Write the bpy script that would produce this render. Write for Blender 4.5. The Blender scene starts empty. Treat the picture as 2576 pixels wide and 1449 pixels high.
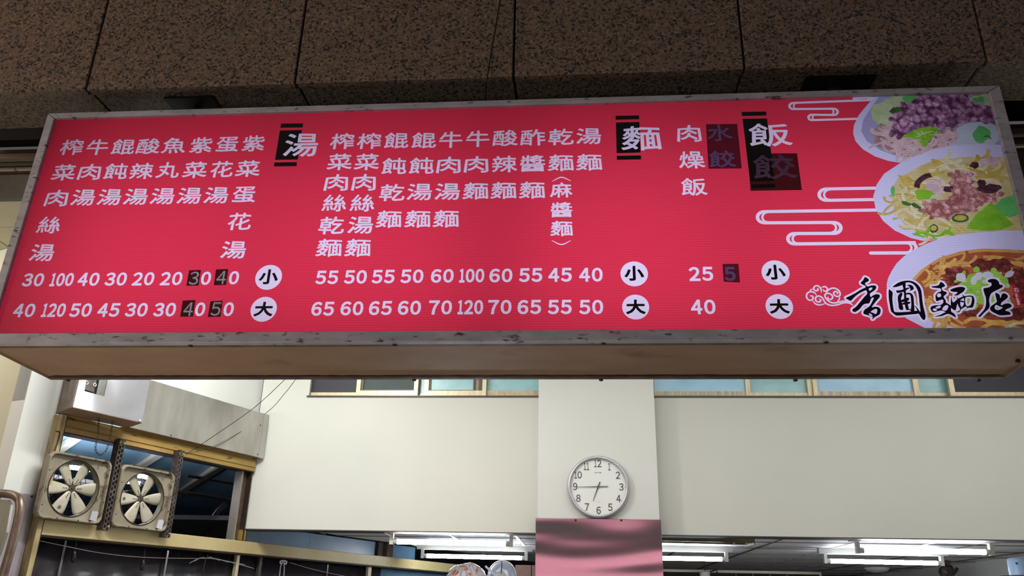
import bpy, bmesh, math, random
from mathutils import Vector, Matrix
from mathutils.geometry import delaunay_2d_cdt
random.seed(7)
SC = bpy.context.scene
COL = SC.collection
R = math.radians
# ------------------------------------------------------------------ camera
W, H, FPX = 2576.0, 1449.0, 2048.25
CAM = Vector((0, 0, 1.6))
_p, _y, _r = R(21.496), R(5.084), R(1.283)
FWD = Vector((-math.sin(_y)*math.cos(_p), math.cos(_y)*math.cos(_p), math.sin(_p)))
_rt = Vector((math.cos(_y), math.sin(_y), 0)); _up = _rt.cross(FWD)
RT = _rt*math.cos(_r) + _up*math.sin(_r)
UP = -_rt*math.sin(_r) + _up*math.cos(_r)
cd = bpy.data.cameras.new('camera'); cam = bpy.data.objects.new('camera', cd); COL.objects.link(cam)
cd.sensor_width = 36; cd.lens = FPX/W*36; cd.clip_start = .05; cd.clip_end = 100
M = Matrix((RT, UP, -FWD)).transposed().to_4x4(); M.translation = CAM
cam.matrix_world = M; SC.camera = cam
# ------------------------------------------------------------------ world, lights, exposure
SC.view_settings.view_transform = 'Standard'; SC.view_settings.look = 'None'
SC.view_settings.gamma = 1; SC.view_settings.use_curve_mapping = False
SC.view_settings.exposure = 0.0
wd = bpy.data.worlds.new('world'); SC.world = wd; wd.use_nodes = True
wd.node_tree.nodes['Background'].inputs[0].default_value = (.27, .25, .24, 1)
wd.node_tree.nodes['Background'].inputs[1].default_value = .30
SC.cycles.max_bounces = 8; SC.cycles.diffuse_bounces = 3; SC.cycles.glossy_bounces = 3
SC.cycles.transmission_bounces = 6; SC.cycles.transparent_max_bounces = 12
SC.cycles.sample_clamp_indirect = 4; SC.cycles.caustics_reflective = False; SC.cycles.caustics_refractive = False

def area(name, loc, aim, sx, sy, power, col):
    l = bpy.data.lights.new(name, 'AREA'); l.shape = 'RECTANGLE'; l.size = sx; l.size_y = sy
    l.energy = power; l.color = col
    o = bpy.data.objects.new(name, l); COL.objects.link(o); o.location = loc
    o.rotation_euler = Vector(aim).to_track_quat('-Z', 'Y').to_euler()
    return o
ROOM_W = (1.0, .99, .96)
# fluorescent rows on the tall front room's ceiling (out of sight above the sign)
for i, (x, y) in enumerate([(-2.1, 4.1), (-1.0, 3.75), (.3, 3.75), (1.6, 3.75), (2.7, 3.9)]):
    area('room_light', (x, y, 3.36), (0, .12, -1), 1.2, .12, 12.2, ROOM_W)
# street lamp at the left, then a low unseen fill behind the viewer
area('street_side_light', (-5.5, .2, 3.6), (3.2, 2.4, -.15), .5, .5, 60, (1.0, .74, .54))
area('street_side_light', (-2.0, -1.5, .5), (.2, .7, .45), 2.5, 1.0, 36, (1.0, .93, .86))  # fill added near the ground to lift the granite, frame and underside
area('room_light', (-3.9, 3.2, 3.3), (.45, .8, -.6), .8, .3, 14, ROOM_W)  # unseen light added to brighten the beige side wall
area('room_light', (-1.6, 3.35, 3.36), (-.3, .25, -1), 1.0, .12, 36, ROOM_W)  # unseen light added to brighten the white pier and motor housing
# unseen fill lights added below the sign to brighten its underside
area('underside_fill', (-1.75, 2.45, 1.25), (-.05, .12, 1), .5, .1, 4.0, (1.0, .80, .60))
area('underside_fill', (-.2, 2.5, 1.1), (0, .1, 1), .5, .1, 1.5, (1.0, .86, .74))
area('underside_fill', (1.2, 2.5, 1.1), (0, .1, 1), .5, .1, .9, (1.0, .88, .76))

# ------------------------------------------------------------------ projecting helpers
def ray(px, py): return RT*(px-W/2) + UP*(H/2-py) + FWD*FPX
def on(px, py, P, N):
    d = ray(px, py); N = Vector(N); t = (Vector(P)-CAM).dot(N)/d.dot(N)
    return CAM + d*t
def ony(px, py, Y): return on(px, py, (0, Y, 0), (0, 1, 0))
def onz(px, py, Z): return on(px, py, (0, 0, Z), (0, 0, 1))
FO = Vector((0, 2.5, 2.436)); FN = Vector((0, math.cos(R(2.1)), -math.sin(R(2.1)))); FV = Vector((0, math.sin(R(2.1)), math.cos(R(2.1))))
FX = Vector((1, 0, 0))
def FC(px, py):
    P = on(px, py, FO, FN) - FO
    return (P.x, P.dot(FV))
def FP(u, v, off=0.0): return FO + FX*u + FV*v - FN*off       # off > 0: towards the viewer
SA = R(22.096); SD = Vector((math.sin(SA), math.cos(SA), 0)); SN = Vector((math.cos(SA), -math.sin(SA), 0))
SP = Vector((-2.125, 5.12, 0)); UPZ = Vector((0, 0, 1))
def S(s, z, off=0.0): return SP + SD*s + UPZ*z + SN*off
def Sx(px, py, off=0.0):
    P = on(px, py, SP+SN*off, SN) - SP
    return (P.dot(SD), P.z)

# ------------------------------------------------------------------ materials
MATS = {}
def lin(c):
    return tuple(((x/255)/12.92 if x/255 <= .04045 else ((x/255+.055)/1.055)**2.4) for x in c)
def mat(name, rgb, rough=.6, metal=0.0, var=None, scale=6.0, amt=.35, bump=0.0, bscale=40.0, spec=.5, emit=None, es=0.0,
        var2=None, scale2=30.0, lo2=.6, hi2=.7, stretch=None, trans=0.0, alpha=None, coat=0.0, bdetail=4):
    m = bpy.data.materials.new(name); m.use_nodes = True; nt = m.node_tree; n = nt.nodes; L = nt.links
    b = n['Principled BSDF']; c = lin(rgb) + (1,)
    b.inputs['Base Color'].default_value = c; b.inputs['Roughness'].default_value = rough
    b.inputs['Metallic'].default_value = metal; b.inputs['Specular IOR Level'].default_value = spec
    b.inputs['Coat Weight'].default_value = coat
    tc = n.new('ShaderNodeTexCoord'); vec = tc.outputs['Object']
    if stretch:
        mp = n.new('ShaderNodeMapping'); mp.inputs['Scale'].default_value = stretch
        L.new(vec, mp.inputs[0]); vec = mp.outputs[0]
    out = None
    if var:
        t = n.new('ShaderNodeTexNoise'); t.inputs['Scale'].default_value = scale; t.inputs['Detail'].default_value = 6
        L.new(vec, t.inputs['Vector'])
        r = n.new('ShaderNodeValToRGB'); r.color_ramp.elements[0].position = .5-amt*.5; r.color_ramp.elements[1].position = .5+amt*.5
        r.color_ramp.elements[0].color = lin(var)+(1,); r.color_ramp.elements[1].color = c
        L.new(t.outputs['Fac'], r.inputs[0]); out = r.outputs[0]
    if var2:
        t2 = n.new('ShaderNodeTexNoise'); t2.inputs['Scale'].default_value = scale2; t2.inputs['Detail'].default_value = 4
        L.new(vec, t2.inputs['Vector'])
        r2 = n.new('ShaderNodeMapRange'); r2.inputs[1].default_value = lo2; r2.inputs[2].default_value = hi2
        L.new(t2.outputs['Fac'], r2.inputs[0])
        mx = n.new('ShaderNodeMix'); mx.data_type = 'RGBA'
        L.new(r2.outputs[0], mx.inputs[0])
        if out: L.new(out, mx.inputs[6])
        else: mx.inputs[6].default_value = c
        mx.inputs[7].default_value = lin(var2)+(1,); out = mx.outputs[2]
    if out: L.new(out, b.inputs['Base Color'])
    if bump:
        t = n.new('ShaderNodeTexNoise'); t.inputs['Scale'].default_value = bscale; t.inputs['Detail'].default_value = bdetail
        L.new(vec, t.inputs['Vector'])
        bp = n.new('ShaderNodeBump'); bp.inputs['Strength'].default_value = 1; bp.inputs['Distance'].default_value = bump
        L.new(t.outputs['Fac'], bp.inputs['Height']); L.new(bp.outputs[0], b.inputs['Normal'])
    if emit:
        b.inputs['Emission Color'].default_value = lin(emit)+(1,); b.inputs['Emission Strength'].default_value = es
    if trans: b.inputs['Transmission Weight'].default_value = trans
    if alpha is not None: b.inputs['Alpha'].default_value = alpha
    MATS[name] = m
    return m

def film(name, rgb, k=1.0):
    """thin tinted film: lets part of the light through and reflects a little"""
    m = bpy.data.materials.new(name); m.use_nodes = True; nt = m.node_tree; n = nt.nodes; L = nt.links
    n.remove(n['Principled BSDF']); o = n['Material Output']
    t = n.new('ShaderNodeBsdfTransparent'); t.inputs[0].default_value = tuple(rgb)+(1,)
    d = n.new('ShaderNodeBsdfDiffuse'); d.inputs[0].default_value = (.02, .018, .02, 1)
    a = n.new('ShaderNodeAddShader'); L.new(t.outputs[0], a.inputs[0]); L.new(d.outputs[0], a.inputs[1]); L.new(a.outputs[0], o.inputs[0])
    return m

def ink(name, rgb, rgb2=None, kind=None, scale=60.0, amt=.3, k=1.0, rgb3=None, ribs=.16):
    """print on the translucent, back-lit ribbed sheet: no emission, the lamps in the box shine through"""
    m = bpy.data.materials.new('print_'+name); m.use_nodes = True; nt = m.node_tree; n = nt.nodes; L = nt.links
    n.remove(n['Principled BSDF']); o = n['Material Output']
    tc = n.new('ShaderNodeTexCoord'); c = tuple(x*k for x in lin(rgb))+(1,)
    col = None
    def rampn(src, c0, c1, lo, hi, mid=None):
        r = n.new('ShaderNodeValToRGB'); r.color_ramp.elements[0].position = lo; r.color_ramp.elements[1].position = hi
        r.color_ramp.elements[0].color = c0; r.color_ramp.elements[1].color = c1
        if mid:
            e = r.color_ramp.elements.new((lo+hi)/2); e.color = mid
        L.new(src, r.inputs[0]); return r.outputs[0]
    if rgb2:
        c2 = tuple(x*k for x in lin(rgb2))+(1,); c3 = tuple(x*k for x in lin(rgb3))+(1,) if rgb3 else None
        if kind == 'cells':
            nz = n.new('ShaderNodeTexNoise'); nz.inputs['Scale'].default_value = scale*1.3; nz.inputs['Detail'].default_value = 3
            L.new(tc.outputs['Object'], nz.inputs['Vector'])
            ad = n.new('ShaderNodeMix'); ad.data_type = 'VECTOR'; ad.inputs[0].default_value = .03
            L.new(tc.outputs['Object'], ad.inputs[4]); L.new(nz.outputs['Color'], ad.inputs[5])
            v = n.new('ShaderNodeTexVoronoi'); v.inputs['Scale'].default_value = scale; v.inputs['Randomness'].default_value = 1
            L.new(ad.outputs[1], v.inputs['Vector'])
            col = rampn(v.outputs['Distance'], c, c2, .15, .75, c3)
            n2 = n.new('ShaderNodeTexNoise'); n2.inputs['Scale'].default_value = scale*.35; n2.inputs['Detail'].default_value = 2
            L.new(tc.outputs['Object'], n2.inputs['Vector'])
            f2 = n.new('ShaderNodeMapRange'); f2.inputs[1].default_value = .42; f2.inputs[2].default_value = .62; f2.inputs[3].default_value = .0; f2.inputs[4].default_value = .6
            L.new(n2.outputs['Fac'], f2.inputs[0])
            mx = n.new('ShaderNodeMix'); mx.data_type = 'RGBA'; L.new(f2.outputs[0], mx.inputs[0]); L.new(col, mx.inputs[6]); mx.inputs[7].default_value = c2
            col = mx.outputs[2]
        else:
            t = n.new('ShaderNodeTexNoise'); t.inputs['Scale'].default_value = scale; t.inputs['Detail'].default_value = 4
            L.new(tc.outputs['Object'], t.inputs['Vector'])
            col = rampn(t.outputs['Fac'], c2, c, .5-amt*.5, .5+amt*.5, c3)
    # fine horizontal ribs of the twin-wall sheet
    w = n.new('ShaderNodeTexWave'); w.wave_type = 'BANDS'; w.bands_direction = 'Z'; w.wave_profile = 'SIN'
    w.inputs['Scale'].default_value = 35.7; w.inputs['Distortion'].default_value = .15; w.inputs['Detail'].default_value = 1
    L.new(tc.outputs['Object'], w.inputs['Vector'])
    mr = n.new('ShaderNodeMapRange'); mr.inputs[1].default_value = 0; mr.inputs[2].default_value = .35
    mr.inputs[3].default_value = 1-ribs; mr.inputs[4].default_value = 1
    L.new(w.outputs['Fac'], mr.inputs[0])
    ml = n.new('ShaderNodeMix'); ml.data_type = 'RGBA'; ml.blend_type = 'MULTIPLY'; ml.inputs[0].default_value = 1
    if col: L.new(col, ml.inputs[6])
    else: ml.inputs[6].default_value = c
    L.new(mr.outputs[0], ml.inputs[7])
    tr = n.new('ShaderNodeBsdfTranslucent'); L.new(ml.outputs[2], tr.inputs[0])
    df = n.new('ShaderNodeBsdfDiffuse'); L.new(ml.outputs[2], df.inputs[0])
    gl = n.new('ShaderNodeBsdfGlossy'); gl.inputs['Roughness'].default_value = .35; gl.inputs[0].default_value = (.6, .6, .6, 1)
    a = n.new('ShaderNodeMixShader'); a.inputs[0].default_value = .14; L.new(tr.outputs[0], a.inputs[1]); L.new(df.outputs[0], a.inputs[2])
    b = n.new('ShaderNodeMixShader'); b.inputs[0].default_value = .02; L.new(a.outputs[0], b.inputs[1]); L.new(gl.outputs[0], b.inputs[2])
    L.new(b.outputs[0], o.inputs[0])
    return m

def granite():
    m = mat('granite', (122, 104, 90), rough=.45, spec=.35)
    nt = m.node_tree; n = nt.nodes; L = nt.links; b = n['Principled BSDF']; tc = n['Texture Coordinate'] if 'Texture Coordinate' in n else n.new('ShaderNodeTexCoord')
    v = n.new('ShaderNodeTexVoronoi'); v.inputs['Scale'].default_value = 130; L.new(tc.outputs['Object'], v.inputs['Vector'])
    hs = n.new('ShaderNodeSeparateColor'); L.new(v.outputs['Color'], hs.inputs[0])
    r = n.new('ShaderNodeValToRGB'); cr = r.color_ramp; cr.elements[0].position = 0; cr.elements[0].color = lin((36, 36, 38))+(1,)
    cr.elements[1].position = 1; cr.elements[1].color = lin((148, 128, 110))+(1,)
    for p, c in ((.10, (60, 58, 58)), (.22, (98, 86, 76)), (.55, (124, 106, 92)), (.8, (114, 101, 82))):
        e = cr.elements.new(p); e.color = lin(c)+(1,)
    L.new(hs.outputs[0], r.inputs[0])
    t = n.new('ShaderNodeTexNoise'); t.inputs['Scale'].default_value = 95; t.inputs['Detail'].default_value = 3; L.new(tc.outputs['Object'], t.inputs['Vector'])
    mr = n.new('ShaderNodeMapRange'); mr.inputs[1].default_value = .60; mr.inputs[2].default_value = .68; L.new(t.outputs['Fac'], mr.inputs[0])
    mx = n.new('ShaderNodeMix'); mx.data_type = 'RGBA'; L.new(mr.outputs[0], mx.inputs[0]); L.new(r.outputs[0], mx.inputs[6]); mx.inputs[7].default_value = lin((38, 38, 38))+(1,)
    L.new(mx.outputs[2], b.inputs['Base Color'])
    return m
GRAN = granite()
DARK = mat('dark_void', (16, 14, 13), rough=.9)
GALV = mat('galvanised_steel', (186, 188, 198), rough=.5, metal=.1, var=(158, 160, 170), scale=9, amt=.4, var2=(66, 64, 62), scale2=26, lo2=.60, hi2=.72, stretch=(1, 1, 3))
SHEET = mat('brown_painted_sheet', (166, 140, 116), rough=.6, var=(140, 114, 92), scale=4, amt=.7, var2=(96, 70, 50), scale2=3, lo2=.62, hi2=.85, stretch=(1, 2, 1))
LIP = mat('dull_lip', (128, 116, 104), rough=.55, metal=.3, var=(92, 80, 70), scale=12)
RUST = mat('rust', (78, 48, 30), rough=.9, var=(40, 26, 20), scale=30)
BOXIN = mat('sign_inside', (190, 190, 195), rough=.8)
WALL = mat('wall_paint', (208, 210, 202), rough=.75, var=(202, 204, 196), scale=2.0, amt=.6, bump=.0006, bscale=9)
WALLW = mat('wall_white_panel', (212, 215, 210), rough=.65, var=(206, 209, 204), scale=2.4, amt=.6, bump=.0005, bscale=8)
WALLB = mat('wall_beige', (196, 192, 168), rough=.8, var=(188, 184, 160), scale=2)
CEIL = mat('ceiling_tile_cream', (200, 194, 168), rough=.8, var=(190, 184, 158), scale=8)
CEILG = mat('ceiling_tile_grey', (228, 228, 230), rough=.6, var=(218, 218, 220), scale=5)
TBAR = mat('ceiling_grid', (205, 208, 206), rough=.4)
TBARD = mat('ceiling_joint_dark', (70, 68, 64), rough=.6)
STEEL = mat('brushed_stainless', (222, 224, 230), rough=.16, metal=.72, var=(196, 198, 206), scale=5, amt=.5, bump=.012, bscale=4, stretch=(1, 1, 1.2), bdetail=1)
STEELP = mat('pillar_stainless', (206, 200, 200), rough=.11, metal=1.0, var=(170, 164, 164), scale=3, amt=.6, bump=.012, bscale=1.5, stretch=(.55, .55, 3.0), bdetail=1)
STEELW = mat('worn_stainless', (196, 194, 188), rough=.34, metal=.75, var=(160, 157, 150), scale=7, amt=.45, bump=.004, bscale=6, stretch=(1.6, 1.6, .5))
YEL = mat('yellow_paint', (170, 142, 76), rough=.5, var=(124, 96, 44), scale=5, amt=.6, var2=(62, 44, 22), scale2=32, lo2=.62, hi2=.72, stretch=(.5, .5, 2))
CRM = mat('cream_beam_paint', (196, 182, 136), rough=.5, var=(176, 158, 106), scale=4, amt=.5, var2=(96, 76, 40), scale2=60, lo2=.68, hi2=.74)
CRMD = mat('dark_underside', (48, 32, 20), rough=.7, var=(26, 18, 12), scale=30)  # very dark brown for the beams' undersides and a few small parts
TRIM = mat('old_cream_trim', (188, 172, 126), rough=.55, var=(120, 98, 62), scale=22, amt=.4, stretch=(1, 1, .3))
FANM = mat('greasy_fan_plate', (150, 144, 124), rough=.45, var=(106, 97, 78), scale=9, amt=.6, var2=(60, 46, 30), scale2=22, lo2=.57, hi2=.70)
BLADE = mat('fan_blade', (178, 175, 158), rough=.4, var=(150, 145, 124), scale=10)
IRON = mat('perforated_angle', (96, 86, 80), rough=.55, metal=.5, var=(52, 44, 40), scale=30)
BLACK = mat('black_plastic', (22, 20, 20), rough=.4)
CABLE = mat('cable_black', (34, 28, 26), rough=.6)
ALU = mat('aluminium_cream', (206, 194, 160), rough=.35, metal=.25, var=(184, 170, 138), scale=12, stretch=(4, 4, 1))
ALUD = mat('aluminium_dark', (74, 66, 54), rough=.4, metal=.3)
GLT = mat('teal_frosted_glass', (150, 206, 210), rough=.3, var=(112, 170, 178), scale=7, amt=.7, spec=.8, bump=.002, bscale=14, stretch=(1, 1, 2))
GLB = mat('sky_blue_frosted_glass', (158, 212, 240), rough=.3, var=(118, 176, 210), scale=6, amt=.7, spec=.8, bump=.002, bscale=14)
GLG = mat('dim_green_glass', (70, 88, 86), rough=.45, var=(50, 66, 66), scale=6, amt=.7, spec=.25)
GLD = mat('dark_grey_glass', (58, 58, 68), rough=.4, spec=.2)
WHITE = mat('clock_face', (222, 226, 222), rough=.5)
SILV = mat('clock_rim', (190, 190, 198), rough=.3, metal=.5)
INKB = mat('clock_ink', (34, 36, 38), rough=.6)
INKG = mat('clock_ink_grey', (140, 144, 144), rough=.6)
TUBE = mat('fluorescent_tube', (250, 252, 255), rough=.4, emit=(240, 246, 255), es=62.0)
TUBEK = mat('kitchen_tube', (250, 252, 255), rough=.4, emit=(225, 225, 255), es=36.0)
LAMPW = mat('lamp_white_enamel', (214, 216, 208), rough=.4)
LAMPD = mat('lamp_body_old', (128, 118, 92), rough=.5, metal=.2, var=(88, 78, 56), scale=8)
KBLUE = mat('kitchen_blue_wall', (36, 58, 78), rough=.6, var=(22, 40, 58), scale=4)
KCEIL = mat('kitchen_blue_roof', (120, 146, 166), rough=.35, var=(86, 116, 140), scale=3, amt=.6)
KBEAM = mat('kitchen_purlin', (176, 170, 160), rough=.45, metal=.3)
KWOOD = mat('kitchen_timber', (104, 82, 66), rough=.7, var=(76, 58, 46), scale=16)
BFILM = mat('blue_film_panel', (92, 124, 148), rough=.35, var=(66, 98, 122), scale=7, amt=.6, spec=.5)
PLAST = mat('dark_plastic_curtain', (72, 68, 72), rough=.22, var=(54, 51, 56), scale=2.5, amt=.6, bump=.006, bscale=5, spec=.6)
WIRE = mat('steel_wire', (150, 142, 128), rough=.4, metal=.6)
CLEAR = mat('white_cloth', (220, 220, 224), rough=.5)
BROWN = mat('brown_cabinet', (112, 66, 40), rough=.5, var=(84, 46, 28), scale=8)
GREYP = mat('grey_plate', (92, 93, 88), rough=.5, metal=.1, var=(60, 58, 52), scale=6, amt=.5)
RAIL = mat('shutter_rail', (120, 106, 92), rough=.4, metal=.6)
PALEB = mat('pale_blue_plastic', (150, 176, 204), rough=.45)
FLOORM = mat('floor_tile', (130, 122, 112), rough=.5, var=(112, 104, 96), scale=3)
ROAD = mat('pavement', (96, 90, 84), rough=.8, var=(76, 70, 66), scale=3)
PINKM = mat('lit_pink_sign', (200, 40, 70), rough=.5, emit=(240, 165, 184), es=1.5)
BAGM = mat('printed_bag', (232, 208, 204), rough=.35, var=(236, 232, 226), scale=18, amt=.3, var2=(206, 112, 72), scale2=20, lo2=.52, hi2=.64, coat=.3)
CLRP = mat('clear_wrap', (196, 204, 216), rough=.15, var=(160, 168, 184), scale=16, amt=.5, bump=.004, bscale=30, spec=.8)
STEELG = mat('lavender_grey_steel', (176, 170, 178), rough=.35, metal=.3, var=(156, 150, 158), scale=4, bump=.001, bscale=5)
PIPE = mat('worn_pipe', (132, 116, 104), rough=.4, metal=.6, var=(92, 74, 62), scale=16)

# ------------------------------------------------------------------ mesh helpers
LOC = {}
def link(o): COL.objects.link(o); return o
def empty(name, loc, label, cat, group=None, kind=None):
    o = bpy.data.objects.new(name, None); link(o); o.location = loc; LOC[o.name] = Vector(loc)
    o.empty_display_size = .1
    if label: o['label'] = label
    if cat: o['category'] = cat
    if group: o['group'] = group
    if kind: o['kind'] = kind
    return o
def tag(o, label=None, cat=None, group=None, kind=None):
    for k, v in (('label', label), ('category', cat), ('group', group), ('kind', kind)):
        if v: o[k] = v
    return o
def obj(name, bm, m, parent=None, smooth=False, origin=None):
    me = bpy.data.meshes.new(name)
    org = Vector(origin) if origin is not None else None
    base = Vector((0, 0, 0)); p = parent
    if parent is not None: base = LOC[parent.name]
    if org is None:
        if parent is None and len(bm.verts):
            mn = Vector((min(v.co.x for v in bm.verts), min(v.co.y for v in bm.verts), min(v.co.z for v in bm.verts)))
            mx = Vector((max(v.co.x for v in bm.verts), max(v.co.y for v in bm.verts), max(v.co.z for v in bm.verts)))
            org = Vector(((mn.x+mx.x)/2, (mn.y+mx.y)/2, mn.z))
        else: org = base.copy()
    bmesh.ops.translate(bm, verts=bm.verts, vec=-org)
    bmesh.ops.recalc_face_normals(bm, faces=bm.faces)
    bm.to_mesh(me); bm.free()
    for mm in (m if isinstance(m, (list, tuple)) else [m]): me.materials.append(mm)
    if smooth:
        for f in me.polygons: f.use_smooth = True
    o = bpy.data.objects.new(name, me); link(o); o.location = org - base
    if parent is not None: o.parent = parent
    LOC[o.name] = org
    return o
def BM(): return bmesh.new()
def box(bm, a, b):
    a, b = Vector(a), Vector(b)
    vs = [bm.verts.new((x, y, z)) for x in (a.x, b.x) for y in (a.y, b.y) for z in (a.z, b.z)]
    for f in ((0, 1, 3, 2), (4, 6, 7, 5), (0, 4, 5, 1), (2, 3, 7, 6), (0, 2, 6, 4), (1, 5, 7, 3)): bm.faces.new([vs[i] for i in f])
    return bm
def prism(bm, pts, vec):
    """polygon in 3-D swept by vec"""
    pts = [Vector(p) for p in pts]; vec = Vector(vec)
    a = [bm.verts.new(p) for p in pts]; b = [bm.verts.new(p+vec) for p in pts]
    n = len(a); bm.faces.new(a); bm.faces.new(b[::-1])
    for i in range(n): bm.faces.new((a[i], b[i], b[(i+1) % n], a[(i+1) % n]))
    return bm
def sbox(bm, s0, s1, z0, z1, o0, o1):
    """box in the slanted kitchen wall's own axes"""
    return prism(bm, [S(s0, z0, o1), S(s1, z0, o1), S(s1, z1, o1), S(s0, z1, o1)], SN*(o0-o1))
def fbox(bm, u0, u1, v0, v1, o0, o1):
    return prism(bm, [FP(u0, v0, o1), FP(u1, v0, o1), FP(u1, v1, o1), FP(u0, v1, o1)], -FN*(o0-o1))
def frame_axes(d):
    d = Vector(d).normalized(); a = Vector((0, 0, 1)) if abs(d.z) < .9 else Vector((1, 0, 0))
    u = d.cross(a).normalized(); return u, d.cross(u).normalized(), d
def tube(bm, pts, r, n=8, closed=False, caps=True):
    pts = [Vector(p) for p in pts]; rings = []
    K = len(pts)
    u = None
    for i, p in enumerate(pts):
        if closed: d = pts[(i+1) % K]-pts[i-1]
        else: d = pts[min(i+1, K-1)]-pts[max(i-1, 0)]
        if u is None: u, v, d = frame_axes(d)
        else:
            d = d.normalized(); u = (u-d*u.dot(d)).normalized(); v = d.cross(u)
        rr = r[i] if isinstance(r, (list, tuple)) else r
        rings.append([bm.verts.new(p+u*rr*math.cos(2*math.pi*k/n)+v*rr*math.sin(2*math.pi*k/n)) for k in range(n)])
    for i in range(K if closed else K-1):
        A, B = rings[i], rings[(i+1) % K]
        for k in range(n): bm.faces.new((A[k], A[(k+1) % n], B[(k+1) % n], B[k]))
    if caps and not closed: bm.faces.new(rings[0]); bm.faces.new(rings[-1])
    return bm
def cyl(bm, a, b, r, n=16, r2=None):
    return tube(bm, [a, b], [r, r if r2 is None else r2], n)
def catmull(P, k=5, closed=False):
    P = [Vector(p) for p in P]; out = []; n = len(P)
    rng = range(n) if closed else range(n-1)
    for i in rng:
        p0 = P[i-1] if (closed or i > 0) else P[0]*2-P[1]
        p1 = P[i]; p2 = P[(i+1) % n]
        p3 = P[(i+2) % n] if (closed or i+2 < n) else P[-1]*2-P[-2]
        for j in range(k):
            t = j/k
            out.append(.5*((2*p1)+(p2-p0)*t+(2*p0-5*p1+4*p2-p3)*t*t+(-p0+3*p1-3*p2+p3)*t**3))
    if not closed: out.append(P[-1])
    return out
def lathe(bm, prof, c, ax, n=48, cap=True):
    u, v, d = frame_axes(ax); rings = []
    for (r, h) in prof:
        rings.append([bm.verts.new(Vector(c)+d*h+u*r*math.cos(2*math.pi*k/n)+v*r*math.sin(2*math.pi*k/n)) for k in range(n)])
    for A, B in zip(rings, rings[1:]):
        for k in range(n): bm.faces.new((A[k], A[(k+1) % n], B[(k+1) % n], B[k]))
    if cap and prof[0][0] > 1e-5: bm.faces.new(rings[0])
    if cap and prof[-1][0] > 1e-5: bm.faces.new(rings[-1][::-1])
    return bm
def struct(name, bm, m, parent=None, smooth=False):
    o = obj(name, bm, m, parent, smooth)
    if parent is None: o['kind'] = 'structure'
    return o
def sempty(name, loc): return empty(name, loc, None, None, None, 'structure')

# ================================================================== STRUCTURE
GZ = 3.43                                                       # underside of the granite beam
JX = [-2.75, -1.893, -1.064, -.235, .603, 1.440, 2.30]          # joints between the slabs
GY = 2.5
beam = sempty('wall_front', (0, 2.62, GZ))
bm = BM(); box(bm, (-2.75, 2.545, GZ+.045), (2.3, 2.76, 4.9)); obj('core', bm, DARK, beam)
for i in range(6):
    x0, x1 = JX[i]+.004, JX[i+1]-.004
    for k, (z0, z1) in enumerate(((GZ, 4.24), (4.248, 4.9))):
        bm = BM(); j = random.uniform(-.0015, .0015)
        box(bm, (x0, GY+j, z0), (x1, GY+.04, z1)); bmesh.ops.bevel(bm, geom=bm.edges[:], offset=.003, segments=1, affect='EDGES')
        obj('granite_slab', bm, GRAN, beam)
    bm = BM(); box(bm, (x0, GY+.047, GZ+.014), (x1, GY+.275, GZ+.05)); bmesh.ops.bevel(bm, geom=bm.edges[:], offset=.003, segments=1, affect='EDGES')
    obj('soffit_slab', bm, GRAN, beam)
# dark cavity of the roller shutter behind the beam, its rail and the header board
bm = BM(); box(bm, (-3.3, 3.04, 3.56), (3.3, 3.1, 4.9)); box(bm, (-3.3, 2.76, 4.1), (3.3, 3.1, 4.9)); struct('trim_1', bm, DARK)
zr = ony(40, 402, 2.95).z
for k, (dz, r, m) in enumerate(((.045, .008, ALUD), (.018, .013, RAIL), (-.022, .007, ALUD))):
    bm = BM(); box(bm, (-3.3, 2.96-r, zr+dz-r), (3.3, 2.96+r, zr+dz+r)); struct('trim_%d' % (k+2), bm, m)
bm = BM(); box(bm, (-3.3, 3.0, 3.235), (3.3, 3.03, zr-.04)); struct('trim_5', bm, GREYP)
bm = BM(); box(bm, (-3.3, 2.99, zr-.045), (3.3, 3.05, zr-.034)); struct('trim_6', bm, RUST)

# tall front room: ceiling tiles
hc = sempty('ceiling', (0, 4.1, 3.4))
bm = BM(); box(bm, (-4.6, 3.03, 3.432), (3.42, 5.25, 3.46)); obj('backing', bm, TBARD, hc)
xs = [-4.6+.6*i-.55+.208 for i in range(15)]; ys = [3.032, 3.624, 4.224, 4.824, 5.12]
for i in range(len(xs)-1):
    for j in range(4):
        if xs[i+1] < -4.6 or xs[i] > 3.4: continue
        bm = BM(); box(bm, (xs[i]+.006, ys[j]+.006, 3.402), (xs[i+1]-.006, ys[j+1]-.006, 3.43)); obj('tile', bm, CEIL, hc)

# rear wall of the front room (hangs above the low ceiling beyond)
WY = 5.12; ZB = 2.03; ZS = 2.876; ZT = 3.40; WT = 3.22
def wbox(x0, x1, z0, z1, name='wall_back', m=WALL):
    bm = BM(); box(bm, (x0, WY, z0), (x1, WY+.13, z1)); return struct(name, bm, m)
bm = BM()
L0, L1 = -1.781, -.262; R0, R1 = .462, 3.05
for (a, b, c, d) in ((-2.1, L0, ZB, ZT), (L0, L1, ZB, ZS), (L0, L1, WT, ZT), (L1, R0, ZB, ZT), (R0, R1, ZB, ZS), (R0, R1, WT, ZT), (R1, 3.4, ZB, ZT)):
    box(bm, (a, WY, c), (b, WY+.13, d))
struct('wall_back', bm, WALL)
bm = BM(); box(bm, (-2.1, WY-.002, ZB-.006), (3.4, WY+.13, ZB)); struct('trim_7', bm, TBARD)
bm = BM(); box(bm, (-.262, 5.0, 0), (.455, WY+.13, ZT)); struct('wall_pillar', bm, WALLW)
bm = BM(); box(bm, (3.4, 2.4, 0), (3.46, 12.2, ZT+.05)); struct('wall_right', bm, WALLW)
bm = BM(); box(bm, (-6.5, 2.45, -.1), (3.46, 12.2, 0)); struct('floor', bm, FLOORM)
bm = BM(); box(bm, (-14, -12, -.14), (14, 2.45, -.04)); struct('pavement', bm, ROAD)
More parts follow.
